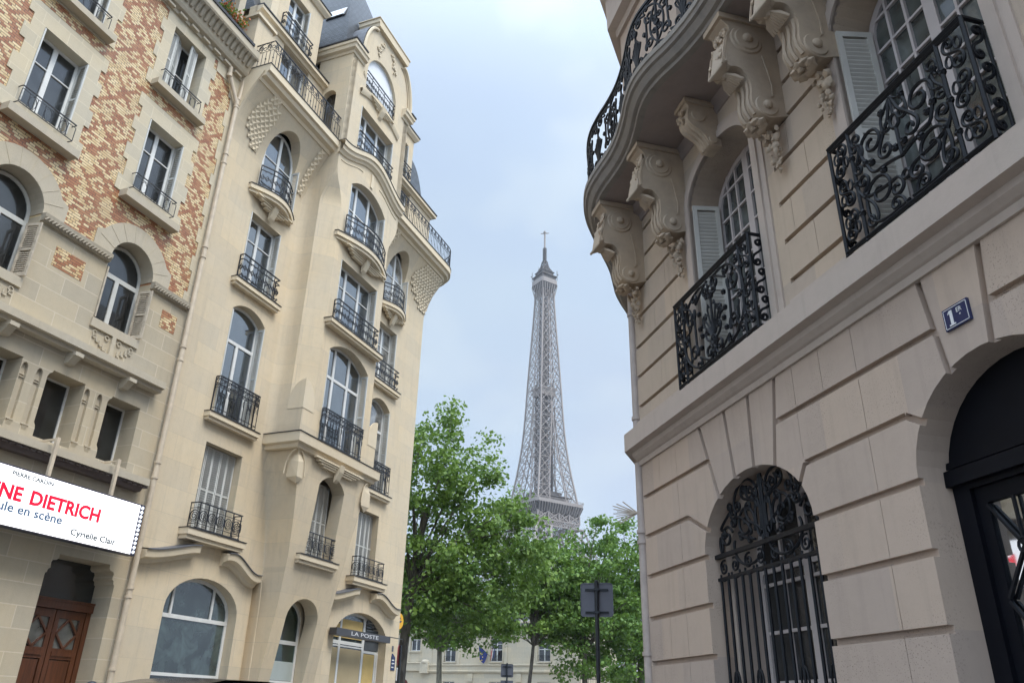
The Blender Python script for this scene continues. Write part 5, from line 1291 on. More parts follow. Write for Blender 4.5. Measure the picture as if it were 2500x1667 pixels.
# ================================================================== IRON TOWER (far off)
TA = R(2.60); TD = 500.0
tw = empty('lattice_tower', (TD*math.sin(TA), TD*math.cos(TA), 0), -TA + math.pi/4 - R(9), 'tall grey iron lattice tower rising behind the trees, topped by a cabin and mast', 'tower')
WT = [(57,33),(80,26.2),(106,17.2),(116,16.2),(127,14.8),(140,12.8),(152,11.3),(165,10.0),(185,8.9),(204,8.15),(225,7.1),(248,5.9),(270,4.9),(277,4.8)]
def tw_w(z): return lerp_t(WT, z)
def quad4(fn):
    """repeat an edge list on the four faces"""
    out = []
    for k in range(4):
        c, s = math.cos(k*math.pi/2), math.sin(k*math.pi/2)
        for (p, q, w) in fn: out.append(((p[0]*c-p[1]*s, p[0]*s+p[1]*c, p[2]), (q[0]*c-q[1]*s, q[0]*s+q[1]*c, q[2]), w))
    return out
E_ = []
lev = [121.5]
while lev[-1] < 268: lev.append(lev[-1] + 9.7)
lev[-1] = 277
def inner(z): w = tw_w(z); return w*(.42 if z < 128 else .42*(1-sst(120, 198, z)))
for z0, z1 in zip(lev, lev[1:]):
    a, b = tw_w(z0), tw_w(z1); i0, i1 = inner(z0), inner(z1); th = .95
    E_ += [((-a,-a,z0),(-b,-b,z1),.85)]
    for s in (-1, 1):
        if i0 > .3: E_ += [((s*i0,-a,z0),(s*i1,-b,z1),.55), ((s*i0,-i0,z0),(s*i1,-i1,z1),.45)]
        zm = (z0+z1)/2; m = tw_w(zm); im = inner(zm)
        E_ += [((s*a,-a,z0),(s*i1,-b,z1),.36),((s*i0,-a,z0),(s*b,-b,z1),.36),((s*i1,-b,z1),(s*b,-b,z1),.36)]
        E_ += [((s*im,-m,zm),(s*m,-m,zm),.2),((s*(i0+a)/2,-a,z0),(s*m,-m,zm),.17),((s*(i0+a)/2,-a,z0),(s*im,-m,zm),.17),((s*(i1+b)/2,-b,z1),(s*m,-m,zm),.17),((s*(i1+b)/2,-b,z1),(s*im,-m,zm),.17)]
        if z0 < 185: E_ += [((s*i0,-a,z0),(s*i1,-i1,z1),.26),((s*i0,-i0,z0),(s*i1,-b,z1),.26),((s*i1,-b,z1),(s*i1,-i1,z1),.24),((s*i0,-i0,z0),(s*b,-i1,z1),.24)]
    if i0 < .3: E_ += [((0,-a,z0),(0,-b,z1),.45)]
    if 150 < z0 < 205: E_ += [((-i0,-a,z0),(i1,-b,z1),.24),((i0,-a,z0),(-i1,-b,z1),.24),((-i1,-b,z1),(i1,-b,z1),.26)]
mb = MB()
for p, q, w in quad4(E_): mb.bar(p, q, w)
mb.build('upper_shaft', M['tower'], tw)
# lift shafts and stair core
mb = MB()
for k in range(4):
    x, y = ((-1,-1),(1,-1),(1,1),(-1,1))[k]
    r = 3.8; mb.box(x*r-.6, x*r+.6, y*r-.6, y*r+.6, 118, 205); mb.box(x*2.2-.35,x*2.2+.35,y*2.2-.35,y*2.2+.35,205,272)
for i in range(26):
    z = 122+i*3.2; 
    for s in (-1, 1): mb.bar((-3.8,s*3.8,z),(3.8,s*3.8,z+3.2),.35); mb.bar((s*3.8,-3.8,z+3.2),(s*3.8,3.8,z),.35); mb.bar((-3.8,s*3.8,z),(3.8,s*3.8,z),.4); mb.bar((s*3.8,-3.8,z),(s*3.8,3.8,z),.4)
for i in range(21):
    z = 206+i*3.2
    for s in (-1, 1): mb.bar((-2.2,s*2.2,z),(2.2,s*2.2,z+3.2),.3); mb.bar((s*2.2,-2.2,z+3.2),(s*2.2,2.2,z),.3); mb.box(-2.2,2.2,s*2.2-.2,s*2.2+.2,z,z+.6)
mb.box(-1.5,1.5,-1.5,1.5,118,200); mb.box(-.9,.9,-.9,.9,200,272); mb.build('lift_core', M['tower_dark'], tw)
mb = MB(); mb.box(-5.6,5.6,-5.6,5.6,196,200.5); mb.box(-6.6,6.6,-6.6,6.6,200.5,201.3); mb.build('middle_landing', M['tower'], tw)
# second platform
mb = MB(); w = 20.4
for s in range(4): pass
mb.prism_z([(-w+2,-w),(w-2,-w),(w,-w+2),(w,w-2),(w-2,w),(-w+2,w),(-w,w-2),(-w,-w+2)], 119.2, 121.2)
P_ = []; UD = MB()
for k in range(4):
    c, s = math.cos(k*math.pi/2), math.sin(k*math.pi/2); rot = lambda p: (p[0]*c-p[1]*s, p[0]*s+p[1]*c, p[2])
    UD.add([rot(p) for p in ((-w+1,-w+.6,119.2),(w-1,-w+.6,119.2),(17.8,-17.8,114.2),(-17.8,-17.8,114.2))], [(0,1,2,3)])
    for i in range(17):
        x = -17.6+2.2*i; xx = x*18/19.2
        q0, q1 = rot((x,-w+.1,119.0)), rot((xx,-17.9,114.2)); mb.bar(q0, q1, .5, .9)
    for i in range(60): x = -w+1.2+i*(2*w-2.4)/59; mb.bar(rot((x,-w+.15,121.2)), rot((x,-w+.15,122.5)), .12)
    mb.bar(rot((-w+1,-w+.15,122.5)), rot((w-1,-w+.15,122.5)), .22)
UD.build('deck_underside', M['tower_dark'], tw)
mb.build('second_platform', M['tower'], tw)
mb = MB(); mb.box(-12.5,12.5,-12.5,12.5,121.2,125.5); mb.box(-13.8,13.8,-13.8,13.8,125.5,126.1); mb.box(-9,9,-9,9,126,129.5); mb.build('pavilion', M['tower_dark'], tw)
# truss belt and diamond lattice under the platform
B_ = []
for i in range(4):
    x0 = -17.6+8.8*i; x1 = x0+8.8
    B_ += [((x0,-17.6,109),(x0,-17.6,114.2),.9),((x0,-17.6,109),(x1,-17.6,114.2),.55),((x1,-17.6,109),(x0,-17.6,114.2),.55),((x0+3.8,-17.6,109),(x0+3.8,-17.6,114.2),.35)]
    for j in range(2): B_ += [((x0+4.4*j,-17.6,109.2),(x0+4.4*j+3.8,-17.6,114.2),.3),((x0+4.4*j+3.8,-17.6,109.2),(x0+4.4*j,-17.6,114.2),.3)]
B_ += [((-17.8,-17.7,109),(17.8,-17.7,109),.7),((-17.8,-17.7,105.6),(17.8,-17.7,105.6),.7)]
for i in range(26):
    x = -17.8+i*35.6/25
    for s in (-1, 1):
        if abs(x+s*2.8) < 18.4: B_.append(((x,-17.75,105.6),(x+s*2.8,-17.75,109),.32))
mb = MB()
for p, q, w_ in quad4(B_): mb.bar(p, q, w_)
mb.box(-15.5,15.5,-15.5,15.5,112.5,113.2); mb.build('truss_belt', M['tower'], tw)
# lower legs
for sx in (-1, 1):
    for sy in (-1, 1):
        mb = MB(); zl = [0,14,28,42,57,69,81,93,105.5]
        CZ = [(0,50),(57,27),(80,19.5),(106,12.2)]; HZ = [(0,12.5),(57,7.5),(106,5.4)]
        for z0, z1 in zip(zl, zl[1:]):
            c0, c1, h0, h1 = lerp_t(CZ,z0), lerp_t(CZ,z1), lerp_t(HZ,z0), lerp_t(HZ,z1)
            K0 = [(sx*(c0+a*h0), sy*(c0+b*h0), z0) for a, b in ((-1,-1),(1,-1),(1,1),(-1,1))]; K1 = [(sx*(c1+a*h1), sy*(c1+b*h1), z1) for a, b in ((-1,-1),(1,-1),(1,1),(-1,1))]
            for i in range(4): j = (i+1) % 4; mb.bar(K0[i],K1[i],1.4); mb.bar(K0[i],K1[j],.7); mb.bar(K0[j],K1[i],.7); mb.bar(K1[i],K1[j],.7)
        mb.build('lower_leg', M['tower'], tw)
mb = MB(); mb.prism_z([(-35,-35),(35,-35),(35,35),(-35,35)], 57, 61); mb.build('first_platform', M['tower'], tw)
# top cabin, tiers, mast
mb = MB(); kb = MB()
for k in range(4):
    c, s = math.cos(k*math.pi/2), math.sin(k*math.pi/2); rot = lambda p: (p[0]*c-p[1]*s, p[0]*s+p[1]*c, p[2])
    for i in range(7):
        x = -5+5*i/3; kb.bar(rot((x*.95,-5.1,272)), rot((x*1.3,-6.6,281.5)), .4, .5)
    mb.add([rot(p) for p in ((-5.3,-5.3,277.5),(5.3,-5.3,277.5),(6.6,-6.6,282),(-6.6,-6.6,282))], [(0,1,2,3)])
mb.build('cabin_bracket', M['tower_dark'], tw); kb.build('cabin_strut', M['tower'], tw)
mb = MB(); w = 6.9; mb.prism_z([(-w+1,-w),(w-1,-w),(w,-w+1),(w,w-1),(w-1,w),(-w+1,w),(-w,w-1),(-w,-w+1)], 282, 285.6); mb.build('cabin_deck', M['tower'], tw)
mb = MB(); mb.box(-5.9,5.9,-5.9,5.9,285.6,288.6); mb.box(-6.7,6.7,-6.7,6.7,288.6,289.2); mb.box(-4.6,4.6,-4.6,4.6,289.2,292.5); mb.box(-5.2,5.2,-5.2,5.2,292.5,293); rn = random.Random(4)
for i in range(46):
    a = rn.uniform(0,6.28); r = rn.uniform(4.5,6.6); z = 289 if r > 5 else 293; mb.bar((r*math.cos(a),r*math.sin(a),z),(r*math.cos(a),r*math.sin(a),z+rn.uniform(1.2,3.6)), .26)
for s in (-1,1):
    for t in (-1,1): mb.bar((s*6.5,t*6.5,286),(s*6.5,t*6.5,294),.3); mb.bar((s*6.5,t*6.5,290.5),(s*7.2,t*7.2,290.5),.5)
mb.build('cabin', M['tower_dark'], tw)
mb = MB()
for k in range(4):
    c, s = math.cos(k*math.pi/2), math.sin(k*math.pi/2); rot = lambda p: (p[0]*c-p[1]*s, p[0]*s+p[1]*c, p[2])
    Z = [(4.4,293),(3.0,295.6),(2.0,298.4),(1.35,302.5)]
    for (w0,z0),(w1,z1) in zip(Z, Z[1:]):
        mb.bar(rot((-w0,-w0,z0)),rot((-w1,-w1,z1)),.5); mb.bar(rot((-w0,-w0,z0)),rot((w1,-w1,z1)),.34); mb.bar(rot((w0,-w0,z0)),rot((-w1,-w1,z1)),.34); mb.bar(rot((-w1,-w1,z1)),rot((w1,-w1,z1)),.4)
mb.box(-1.6,1.6,-1.6,1.6,293,299); mb.build('upper_tier', M['tower_dark'], tw)
mb = MB(); mb.box(-.75,.75,-.75,.75,302,314.5)
for i in range(10): mb.box(-1.15,1.15,-1.15,1.15,302.3+i*1.25,302.75+i*1.25)
mb.build('lower_mast', M['tower_dark'], tw)
mb = MB(); mb.lathe([(.72,314.5),(.66,327.5)], n=10); mb.bar((-2.2,-2.2,327.3),(2.2,2.2,327.3),.5); mb.bar((-2.2,2.2,327.3),(2.2,-2.2,327.3),.5); mb.box(-.9,.9,-.9,.9,327.5,328.4); mb.box(-.3,.3,-.3,.3,328.4,329.6); mb.build('mast', M['tower'], tw)
for ch in tw.children:
    if ch.name.split('.')[0] in ('second_platform','deck_underside','pavilion','truss_belt'): ch.scale = (.92,.92,1)
# ================================================================== STONE MANSION BEHIND THE TREES
MRZ = math.atan2(-.407, .913)
ma = empty('stone_mansion', (-10.4, 84.4, 0), MRZ, 'two-storey pale stone mansion with tall windows standing behind the plane trees', 'building')
WN = [(1.15,2.25),(4.98,6.21),(9.92,11.16),(14.78,16.01)]
mb = MB(); hol = [arch(a,b,5.95 if i else 6.95,8.05 if i else 8.2,0) for i, (a, b) in enumerate(WN)] + [arch(a,b,1.6,4.2,0) for a, b in WN[1:]] + [arch(.02,1.10,.0,3.95,.45,10)]
mb.plate([(-6,0),(18.8,0),(18.8,9.1),(-6,9.1)], hol, 0, .4); mb.build('wall', M['mansion'], ma)
mb = MB(); mb.box(18.45,18.8,.4,12,0,9.1); mb.build('side_wall', M['mansion'], ma)
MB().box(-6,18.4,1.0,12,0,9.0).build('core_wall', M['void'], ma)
mb = MB(); mb.sweep([(-.02,4.93),(.10,4.95),(.16,5.05),(.17,5.12),(.06,5.16),(.05,5.55),(.14,5.60),(.14,5.70),(-.02,5.74)], [(3.4,0),(18.8,0),(18.8,6)]); mb.sweep([(-.02,5.1),(.2,5.12),(.22,5.75),(.3,5.8),(.3,5.86),(-.02,5.9)], [(-6,0),(2.5,0)]); mb.build('string_course', M['mansion'], ma)
mb = MB(); mb.sweep([(-.02,8.55),(.08,8.6),(.1,8.85),(.35,9.0),(.38,9.16),(-.02,9.2)], [(-6,0),(18.8,0),(18.8,6)]); mb.build('cornice', M['mansion'], ma)
mb = MB()
for a, b in ((2.97,3.64),(6.4,6.7),(9.2,9.5),(11.4,11.7),(17.8,18.2),(18.55,18.82)): mb.box(a,b,-.06,0,5.74,8.55)
for i, (a, b) in enumerate(WN): mb.box(a-.16,a-.02,-.05,0,6,8.2); mb.box(b+.02,b+.16,-.05,0,6,8.2); mb.box(a-.1,b+.1,-.12,0,5.8 if i else 6.8,5.93 if i else 6.93); mb.box((a+b)/2+1.75,(a+b)/2+2.2,-.08,0,8.1,8.4)
mb.box(2.5,3.4,-.35,0,4.9,5.85); mb.lathe([(.42,5.85),(.40,6.0),(.25,6.12),(.02,6.18)], (2.95,-.05,0), 12)
for x in (7.6,12.6): mb.box(x,x+.55,-.1,0,4.2,4.9)
each(mb, lambda m, n, mt: m.build(n, mt, ma), 'pilaster', M['mansion'])
for i, (a, b) in enumerate(WN):
    z0, z1 = (5.95,8.05) if i else (6.95,8.2)
    window(ma, (a,b,z0,z1,0), .2, M['white'], M['glass_dark'], [('v',(a+b)/2,z0,z1,.09),('h',z0+1.05,a,b,.06),('h',z0+1.55,a,b,.04)], .07)
    if i: window(ma, (a,b,1.6,4.2,0), .2, M['white'], M['glass_dark'], [('v',(a+b)/2,1.6,4.2,.09),('h',3.0,a,b,.06)], .07)
    if i: mb = MB(); mb.tube([(a,-.05,6.45),(b,-.05,6.45)],.02,4); mb.tube([(a,-.05,6.0),(b,-.05,6.0)],.015,4); [mb.tube([(a+k*.12,-.05,6.0),(a+k*.12,-.05,6.45)],.01,4) for k in range(11)]; mb.build('window_guard', M['iron_far'], ma)
mb = MB(); mb.plate(arch(.02,1.10,.0,3.95,.45,10), [], .25, .3); mb.build('door', M['red'], ma)
mb = MB(); mb.prism_x([(.1,9.2),(1.6,11.6),(11,12.2),(11,9.2)], -6, 18.7); mb.build('roof', M['slate'], ma)
for x in (3.2, 8.7, 13.4):
    d = MB(); d.box(x-.6,x+.6,.2,2,9.2,11.0); d = d.build('dormer', M['mansion'], ma); MB().prism_y([(x-.75,11),(x+.75,11),(x,11.5)], .1, 2.2).build('dormer_roof', M['slate'], d); window(d, (x-.42,x+.42,9.5,10.8,0), .15, M['white'], M['glass'], [('v',x,9.5,10.8,.07)], .06)
def mpt(s, y, z): return Vector((-10.4,84.4,0)) + Vector((.913,-.407,0))*s + Vector((.407,.913,0))*y + Vector((0,0,z))
# two flags on poles
fl = empty('flag', mpt(9.95,-.1,6.4), MRZ, 'dark blue flag with pale stars hanging from a pole left of the mansion window', 'flag')
mb = MB(); mb.tube([(0,0,.0),(-1.02,-.7,1.06)], .022, 6); mb.build('pole', M['signpole'], fl)
def cloth(p0, p1, drop, amp, col, name, par, shrink=.6):
    rows = []
    for j in range(9):
        v = j/8; row = []
        for i in range(11):
            u = i/10; k = 1-(1-shrink)*v; c = Vector(p0).lerp(Vector(p1), .5+(u-.5)*k)
            row.append((c.x - .1*v*drop, c.y + amp*math.sin(u*9+v*2)*v, c.z - drop*v*(.75+.5*u*(1-v)) + 0))
        rows.append(row)
    m = MB(); m.grid(rows); return m.build(name, col, par, 60, fix=False)
cloth((-.92,-.64,.98), (-.2,-.14,.22), 1.45, .05, M['flag_blue'], 'cloth', fl, .45)
mb = MB(); rn = random.Random(2)
for i in range(7): a = 6.28*i/7; mb.blob((-.70+.20*math.cos(a), -.60, -.10+.34*math.sin(a)), .05, i, .2, 1, (1,.3,1))
mb.build('star', M['gold'], fl)
f2 = empty('flag', mpt(10.55,-.1,6.4), MRZ, 'furled blue white and red flag hanging in front of the mansion window', 'flag')
mb = MB(); mb.tube([(0,0,0),(.12,-.9,1.2)], .022, 6); mb.build('pole', M['signpole'], f2)
for k, (m_, x) in enumerate((('flag_blue',.16),('flag_white',.0),('flag_red',-.13))): cloth((x+.06,-.72+.05*k,.70),(x-.12,-.60+.05*k,.42), 1.15, .05, M[m_], 'cloth_band', f2, .7)
# ---- iron fence on a low wall right of the mansion
fc = empty('iron_fence', mpt(18.9,0,0), MRZ, 'black iron fence with scrolls on a low wall at the foot of the trees', 'fence')
MB().box(0,14,-.2,.2,0,1.6).build('base_wall', M['mansion'], fc)
mb = MB(); mb.box(0,14,-.03,.03,4.45,4.52); mb.box(0,14,-.03,.03,4.05,4.11); mb.box(0,14,-.03,.03,1.75,1.82)
for i in range(71): mb.tube([(.2*i,0,1.6),(.2*i,0,4.72)], .022, 4)
for i in range(24): mb.tube([(.3+.58*i+.22*math.cos(t*.6283), 0, 3.75+.22*math.sin(t*.6283)) for t in range(10)], .03, 4, closed=True)
mb.build('railing', M['iron_far'], fc)
for x in (5.2, 10.2): mb = MB(); mb.box(x-.35,x+.35,-.35,.35,0,4.4); mb.box(x-.45,x+.45,-.45,.45,4.4,4.65); mb.build('pillar', M['rose_plain'], fc)
# ================================================================== TREES
def tree(name, base, H, trunk, crowns, nleaf, size, mat, bark, label, group, seed, lean=(0,0), clump=.9, r0=.24, ndrop=0):
    rn = random.Random(seed); np_r = np.random.RandomState(seed)
    t = empty(name, base, 0, label, 'tree', group)
    mb = MB(); N = 9; tp = []
    for i in range(N):
        k = i/(N-1); tp.append(Vector((lean[0]*k+.12*math.sin(k*4+seed), lean[1]*k+.12*math.cos(k*3+seed), trunk*k)))
    mb.tube(tp, [r0*(1-.55*i/(N-1)) for i in range(N)], 9)
    # clump centres spread through the crown ellipsoids
    C = []
    vol = [c[3]*c[4]*c[5] for c in crowns]; tot = sum(vol)
    for c, v in zip(crowns, vol):
        n = max(6, int(nleaf/85*v/tot))
        for _ in range(n):
            d = Vector((rn.gauss(0,1), rn.gauss(0,1), rn.gauss(0,1))).normalized(); r = rn.random()**.38
            C.append(Vector((c[0]+d.x*c[3]*r, c[1]+d.y*c[4]*r, c[2]+d.z*c[5]*r)))
    # limbs
    for i in range(0, len(C), max(1, len(C)//34)):
        q = C[i]; k = min(.98, max(.62, (q.z-1.5)/max(trunk,.1)*.66)); j = k*(N-1); p = tp[int(j)].lerp(tp[min(N-1,int(j)+1)], j-int(j)); L = (q-p).length
        mid = p.lerp(q,.5)+Vector((rn.gauss(0,.05)*L, rn.gauss(0,.05)*L, .10*L)); rr = min(r0*.42, .022+.009*L)
        pts = [p, p.lerp(mid,.5)+Vector((0,0,.03*L)), mid, mid.lerp(q,.55), q]; mb.tube(pts, [rr,rr*.8,rr*.6,rr*.35,rr*.12], 6)
    mb.build('trunk', M[bark], t, 60)
    cn = np.array([tuple(c) for c in C]); m = len(cn); per = int(nleaf/m)
    V = []; sz = []
    ctr = np.repeat(cn, per, 0); n = len(ctr)
    cs = np.repeat(np_r.uniform(.55,1.25,m)*clump, per)
    d = np_r.normal(size=(n,3)); d /= np.linalg.norm(d,axis=1)[:,None]; rad = cs*np_r.random_sample(n)**.45
    P = ctr + d*rad[:,None]*np.array([1,1,.62]); P[:,2] -= .15*(np.abs(d[:,0])+np.abs(d[:,1]))*rad
    if True:
        nr = np_r.normal(size=(n,3))*.75 + d*.5 + np.array([0,0,.55]); nr /= np.linalg.norm(nr,axis=1)[:,None]
        a = np.cross(nr, np_r.normal(size=(n,3))); a /= np.linalg.norm(a,axis=1)[:,None]; b = np.cross(nr, a)
        s = size*np_r.uniform(.6,1.3,n)[:,None]
        v = np.stack([P-a*s*.55, P-a*s*.05+b*s*.45+nr*s*.06, P+a*s*.6-nr*s*.08, P-a*s*.05-b*s*.45+nr*s*.06],1).reshape(-1,3)
    me = bpy.data.meshes.new('crown'); me.vertices.add(4*n); me.vertices.foreach_set('co', v.ravel().astype(np.float32))
    me.loops.add(4*n); me.loops.foreach_set('vertex_index', np.arange(4*n, dtype=np.int32)); me.polygons.add(n); me.polygons.foreach_set('loop_start', np.arange(0,4*n,4,dtype=np.int32)); me.polygons.foreach_set('loop_total', np.full(n,4,dtype=np.int32))
    me.materials.append(M[mat]); me.update(); me.validate(); o = bpy.data.objects.new('crown', me); COL.objects.link(o); o.parent = t
    return t
def pol(az, d): return (d*math.sin(R(az)), d*math.cos(R(az)), 0)
GT = 'plane trees along the cross street'
tree('plane_tree', pol(-7.0,40), 17, 11, [(1.6,.5,8.6,4.6,3.6,3.6),(1.0,0,12.6,3.4,3.0,3.6),(4.7,.3,8.2,3.1,2.6,2.9),(4.2,0,11.0,2.2,1.8,1.9),(6.2,.2,9.2,1.5,1.4,1.5),(.3,0,6.3,2.9,2.5,1.7),(2.6,.3,5.9,2.8,2.2,1.5),(1.4,0,15.6,.9,.9,1.1)], 25000, .19, 'leaf1', 'bark', 'tallest plane tree right beside the cream corner building with a dark trunk', GT, 3, (.6,0), .95, .30)
tree('plane_tree', pol(-4.3,62), 13, 9, [(0,0,9.5,4.6,3.5,3.4),(1.8,0,8.0,3.6,3,2.6),(-2.4,0,9,3,3,3)], 13000, .24, 'leaf2', 'bark_pale', 'plane tree with a straight pale trunk in front of the left mansion windows', GT, 8, (0,0), 1.0, .26)
tree('plane_tree', pol(1.3,59), 13, 9.5, [(1.4,0,9.9,2.9,2.8,3.4),(2.6,0,9.0,2.8,2.6,3.6),(-.6,0,8.2,2.2,2.2,2.3)], 12000, .23, 'leaf1', 'bark', 'slim leaning plane tree in the middle below the iron tower', GT, 12, (.9,0), .95, .17)
tree('plane_tree', pol(5.4,60), 15, 9, [(.9,0,11.0,3.4,3.2,4.3),(-1.8,0,9.6,3.0,3,3.9),(1.6,0,7.6,3.4,3,2.4),(.3,0,5.2,3.2,2.4,1.4)], 17000, .23, 'leaf2', 'bark', 'round dark plane tree behind the large road sign', GT, 21, (.2,0), .95, .24)
tree('plane_tree', pol(9.0,64), 16, 10, [(.3,0,11.4,3.6,3.2,4.4),(-1.2,0,8.4,3.4,3,3),(1.2,0,7.4,3.4,3,3),(-.4,0,5.0,3.4,2.4,1.6)], 17000, .24, 'leaf2', 'bark', 'broad plane tree showing beside the corner rain pipe of the rose townhouse', GT, 31, (0,0), .95, .26)
tree('plane_tree', pol(12.5,66), 15, 9, [(0,0,10,4,3.5,4.5)], 5000, .3, 'leaf2', 'bark', 'plane tree mostly hidden behind the rose townhouse corner', GT, 33)
tree('garden_tree', pol(7.2,92), 12, 7, [(0,0,6.8,8,4,4.2),(-5,0,5.5,3.5,3,3)], 8000, .36, 'leaf3', 'bark', 'low spreading tree in the garden behind the iron fence', 'garden trees', 41)
tree('garden_tree', pol(.6,105), 15, 8, [(-3,0,9.5,9,4,4.5),(6,0,9,5,4,4.5)], 9000, .38, 'leaf3', 'bark', 'wide tree rising behind the mansion roof below the tower', 'garden trees', 43)
# ================================================================== GROUND, ROAD, SIGNS, CAR
def st(name, mb, m): o = mb.build(name, m); o['kind'] = 'structure'; return o
st('ground', MB().add([(-900,-200,-.004),(900,-200,-.004),(900,1300,-.004),(-900,1300,-.004)], [(0,1,2,3)]), M['asphalt'])
def strip(P, name, mat, z1):
    mb = MB(); mb.prism_z([(p.x, p.y) for p in P], .0, z1); return st(name, mb, mat)
strip([LP(-6,3.0), LP(28.5,3.0), LP(28.5,-1), LP(-6,-1)], 'pavement', M['paving'], .13)
strip([LP(-6,3.16), LP(28.7,3.16), LP(28.7,3.004), LP(-6,3.004)], 'kerb', M['kerb'], .134)
strip([RP(-5,2.2), RP(12.6,2.2), RP(14,-.5), RP(10,-.6), RP(-5,-.6)], 'pavement', M['paving'], .13)
strip([RP(-5,2.36), RP(12.7,2.36), RP(12.6,2.204), RP(-5,2.204)], 'kerb', M['kerb'], .134)
mb = MB(); mb.prism_z([(-60,58),(60,50),(60,76),(-60,84)], 0, .13); st('pavement', mb, M['paving'])
def back_sign(p, rz, zt, w, label, brk=(.10,.50)):
    s = empty('road_sign', p, rz, label, 'road sign', 'road signs seen from behind')
    mb = MB(); mb.tube([(0,0,0),(0,0,zt+.03)], .045, 10); mb.lathe([(.05,zt+.03),(.04,zt+.05),(.0,zt+.055)], n=10); mb.build('pole', M['signpole'], s, 40)
    h = w; z0 = zt-h; r = .07; P = []
    for cx, cz, a0 in ((w/2-r,z0+r,-90),(w/2-r,zt-r,0),(-w/2+r,zt-r,90),(-w/2+r,z0+r,180)):
        for k in range(6): a = R(a0+18*k); P.append((cx+r*math.cos(a), cz+r*math.sin(a)))
    mb = MB(); mb.prism_y(P, .065, .085); pn = mb.build('panel', M['signback'], s)
    Pi = [(a*.955, z0+h/2+(b-z0-h/2)*.955) for a, b in P]
    mb = MB(); mb.plate(P, [Pi], .05, .066); mb.build('rim', M['signback'], pn)
    for k in brk:
        z = zt-k*h/.6-.03; mb = MB(); mb.box(-w*.36,w*.36,.035,.064,z-.022,z-.006); mb.box(-w*.36,w*.36,.035,.064,z+.006,z+.022); mb.box(-w*.36,w*.36,.058,.064,z-.008,z+.008); mb.box(-.06,.06,-.055,.045,z-.022,z+.022); mb.build('bracket', M['signpole'], s)
    return s
back_sign(pol(6.32,17.8), -R(6.3)-R(4), 4.20, .70, 'square grey road sign from behind on a dark pole before the round trees')
s2 = back_sign(pol(.20,48), -R(.2), 4.10, .70, 'smaller two-panel grey sign seen from behind in front of the mansion')
mb = MB(); mb.box(-.35,.35,.05,.085,2.62,3.24); mb.build('panel', M['signback'], s2)
# round sign seen edge on at the corner
rs = empty('road_sign', pol(-7.02,31.0), R(90), 'round red sign seen edge-on on a black pole at the cream corner', 'road sign')
mb = MB(); mb.tube([(0,0,0),(0,0,3.75)], .05, 8); mb.build('pole', M['signpole'], rs)
mb = MB(); mb.prism_y([(.36*math.cos(2*math.pi*k/24), 3.40+.36*math.sin(2*math.pi*k/24)) for k in range(24)], .05, .075); mb.build('disc', M['signred'], rs)
mb = MB(); mb.box(-.25,.25,.05,.07,2.55,2.98); mb.build('panel', M['letter'], rs)
# parked van-like car at the left kerb, only its roof reaches into view
cr = empty('parked_car', pol(-20.2,11.2), RZL, 'black tall car in the street below the big arched shop window, only its roof showing', 'car')
def section(x, w, zb, zt, k): return [(x,-w,zb),(x,-w*1.02,(zb+zt)*.5),(x,-w*k,zt-.06),(x,-w*k*.8,zt),(x,w*k*.8,zt),(x,w*k,zt-.06),(x,w*1.02,(zb+zt)*.5),(x,w,zb)]
mb = MB(); mb.grid([section(*a) for a in ((-2.35,.80,.35,.75,.9),(-2.3,.88,.3,.95,.95),(-1.6,.92,.28,1.05,.95),(-1.15,.92,.28,1.10,.95),(2.2,.92,.28,1.12,.95),(2.35,.86,.35,1.0,.95))]); n = len(mb.v); mb.f += [tuple(range(8)), tuple(range(n-8,n))]; mb.build('body', M['carpaint'], cr, 50)
mb = MB(); mb.grid([section(*a) for a in ((-1.2,.86,1.08,1.12,.9),(-.55,.84,1.08,1.70,.86),(-.1,.83,1.08,1.79,.84),(.7,.83,1.08,1.80,.84),(1.7,.83,1.08,1.74,.84),(2.2,.83,1.08,1.14,.9))]); mb.build('cabin', M['glass'], cr, 50)
mb = MB(); mb.grid([[(x,y,z+.012-abs(y)*.04) for y in (-.66,-.4,0,.4,.66)] for x, z in ((-.62,1.72),(-.1,1.80),(.7,1.81),(1.72,1.755))]); mb.build('roof', M['carpaint'], cr, 50)
for x in (-1.5,1.45):
    for y in (-.84,.84):
        mb = MB(); mb.lathe([(.20,-.11),(.32,-.11),(.34,-.08),(.34,.08),(.32,.11),(.20,.11)], n=20); mb.xf(lambda p, x=x, y=y: (x+p.x, y+p.z, .34+p.y)); w = mb.build('wheel', M['tyre'], cr, 40)
        mb = MB(); mb.lathe([(.02,-.10),(.20,-.10),(.20,.10),(.02,.10)], n=14); mb.xf(lambda p, x=x, y=y: (x+p.x, y+p.z, .34+p.y)); mb.build('rim', M['chrome'], w, 40)
for y in (-.6,.6): MB().blob((-2.32,y,.75), .12, 1, .02, 2, (.4,1.2,.7)).build('headlight', M['chrome'], cr)
for ch in cr.children: ch.scale = (1,1,1.052)
# black pay machine post with pale stripes
pm = empty('parking_meter', pol(-25.55,11.3), RZL, 'black rounded post top with pale stripes at the left kerb', 'parking meter')
mb = MB(); mb.lathe([(.05,0),(.05,1.55),(.075,1.6),(.075,1.76),(.06,1.81),(.03,1.83),(.0,1.835)], n=14); mb.build('post', M['iron_far'], pm, 40)
mb = MB()
for z in (1.70,1.755): mb.lathe([(.0765,z),(.0765,z+.018)], n=14)
mb.build('stripe', M['letter'], pm)

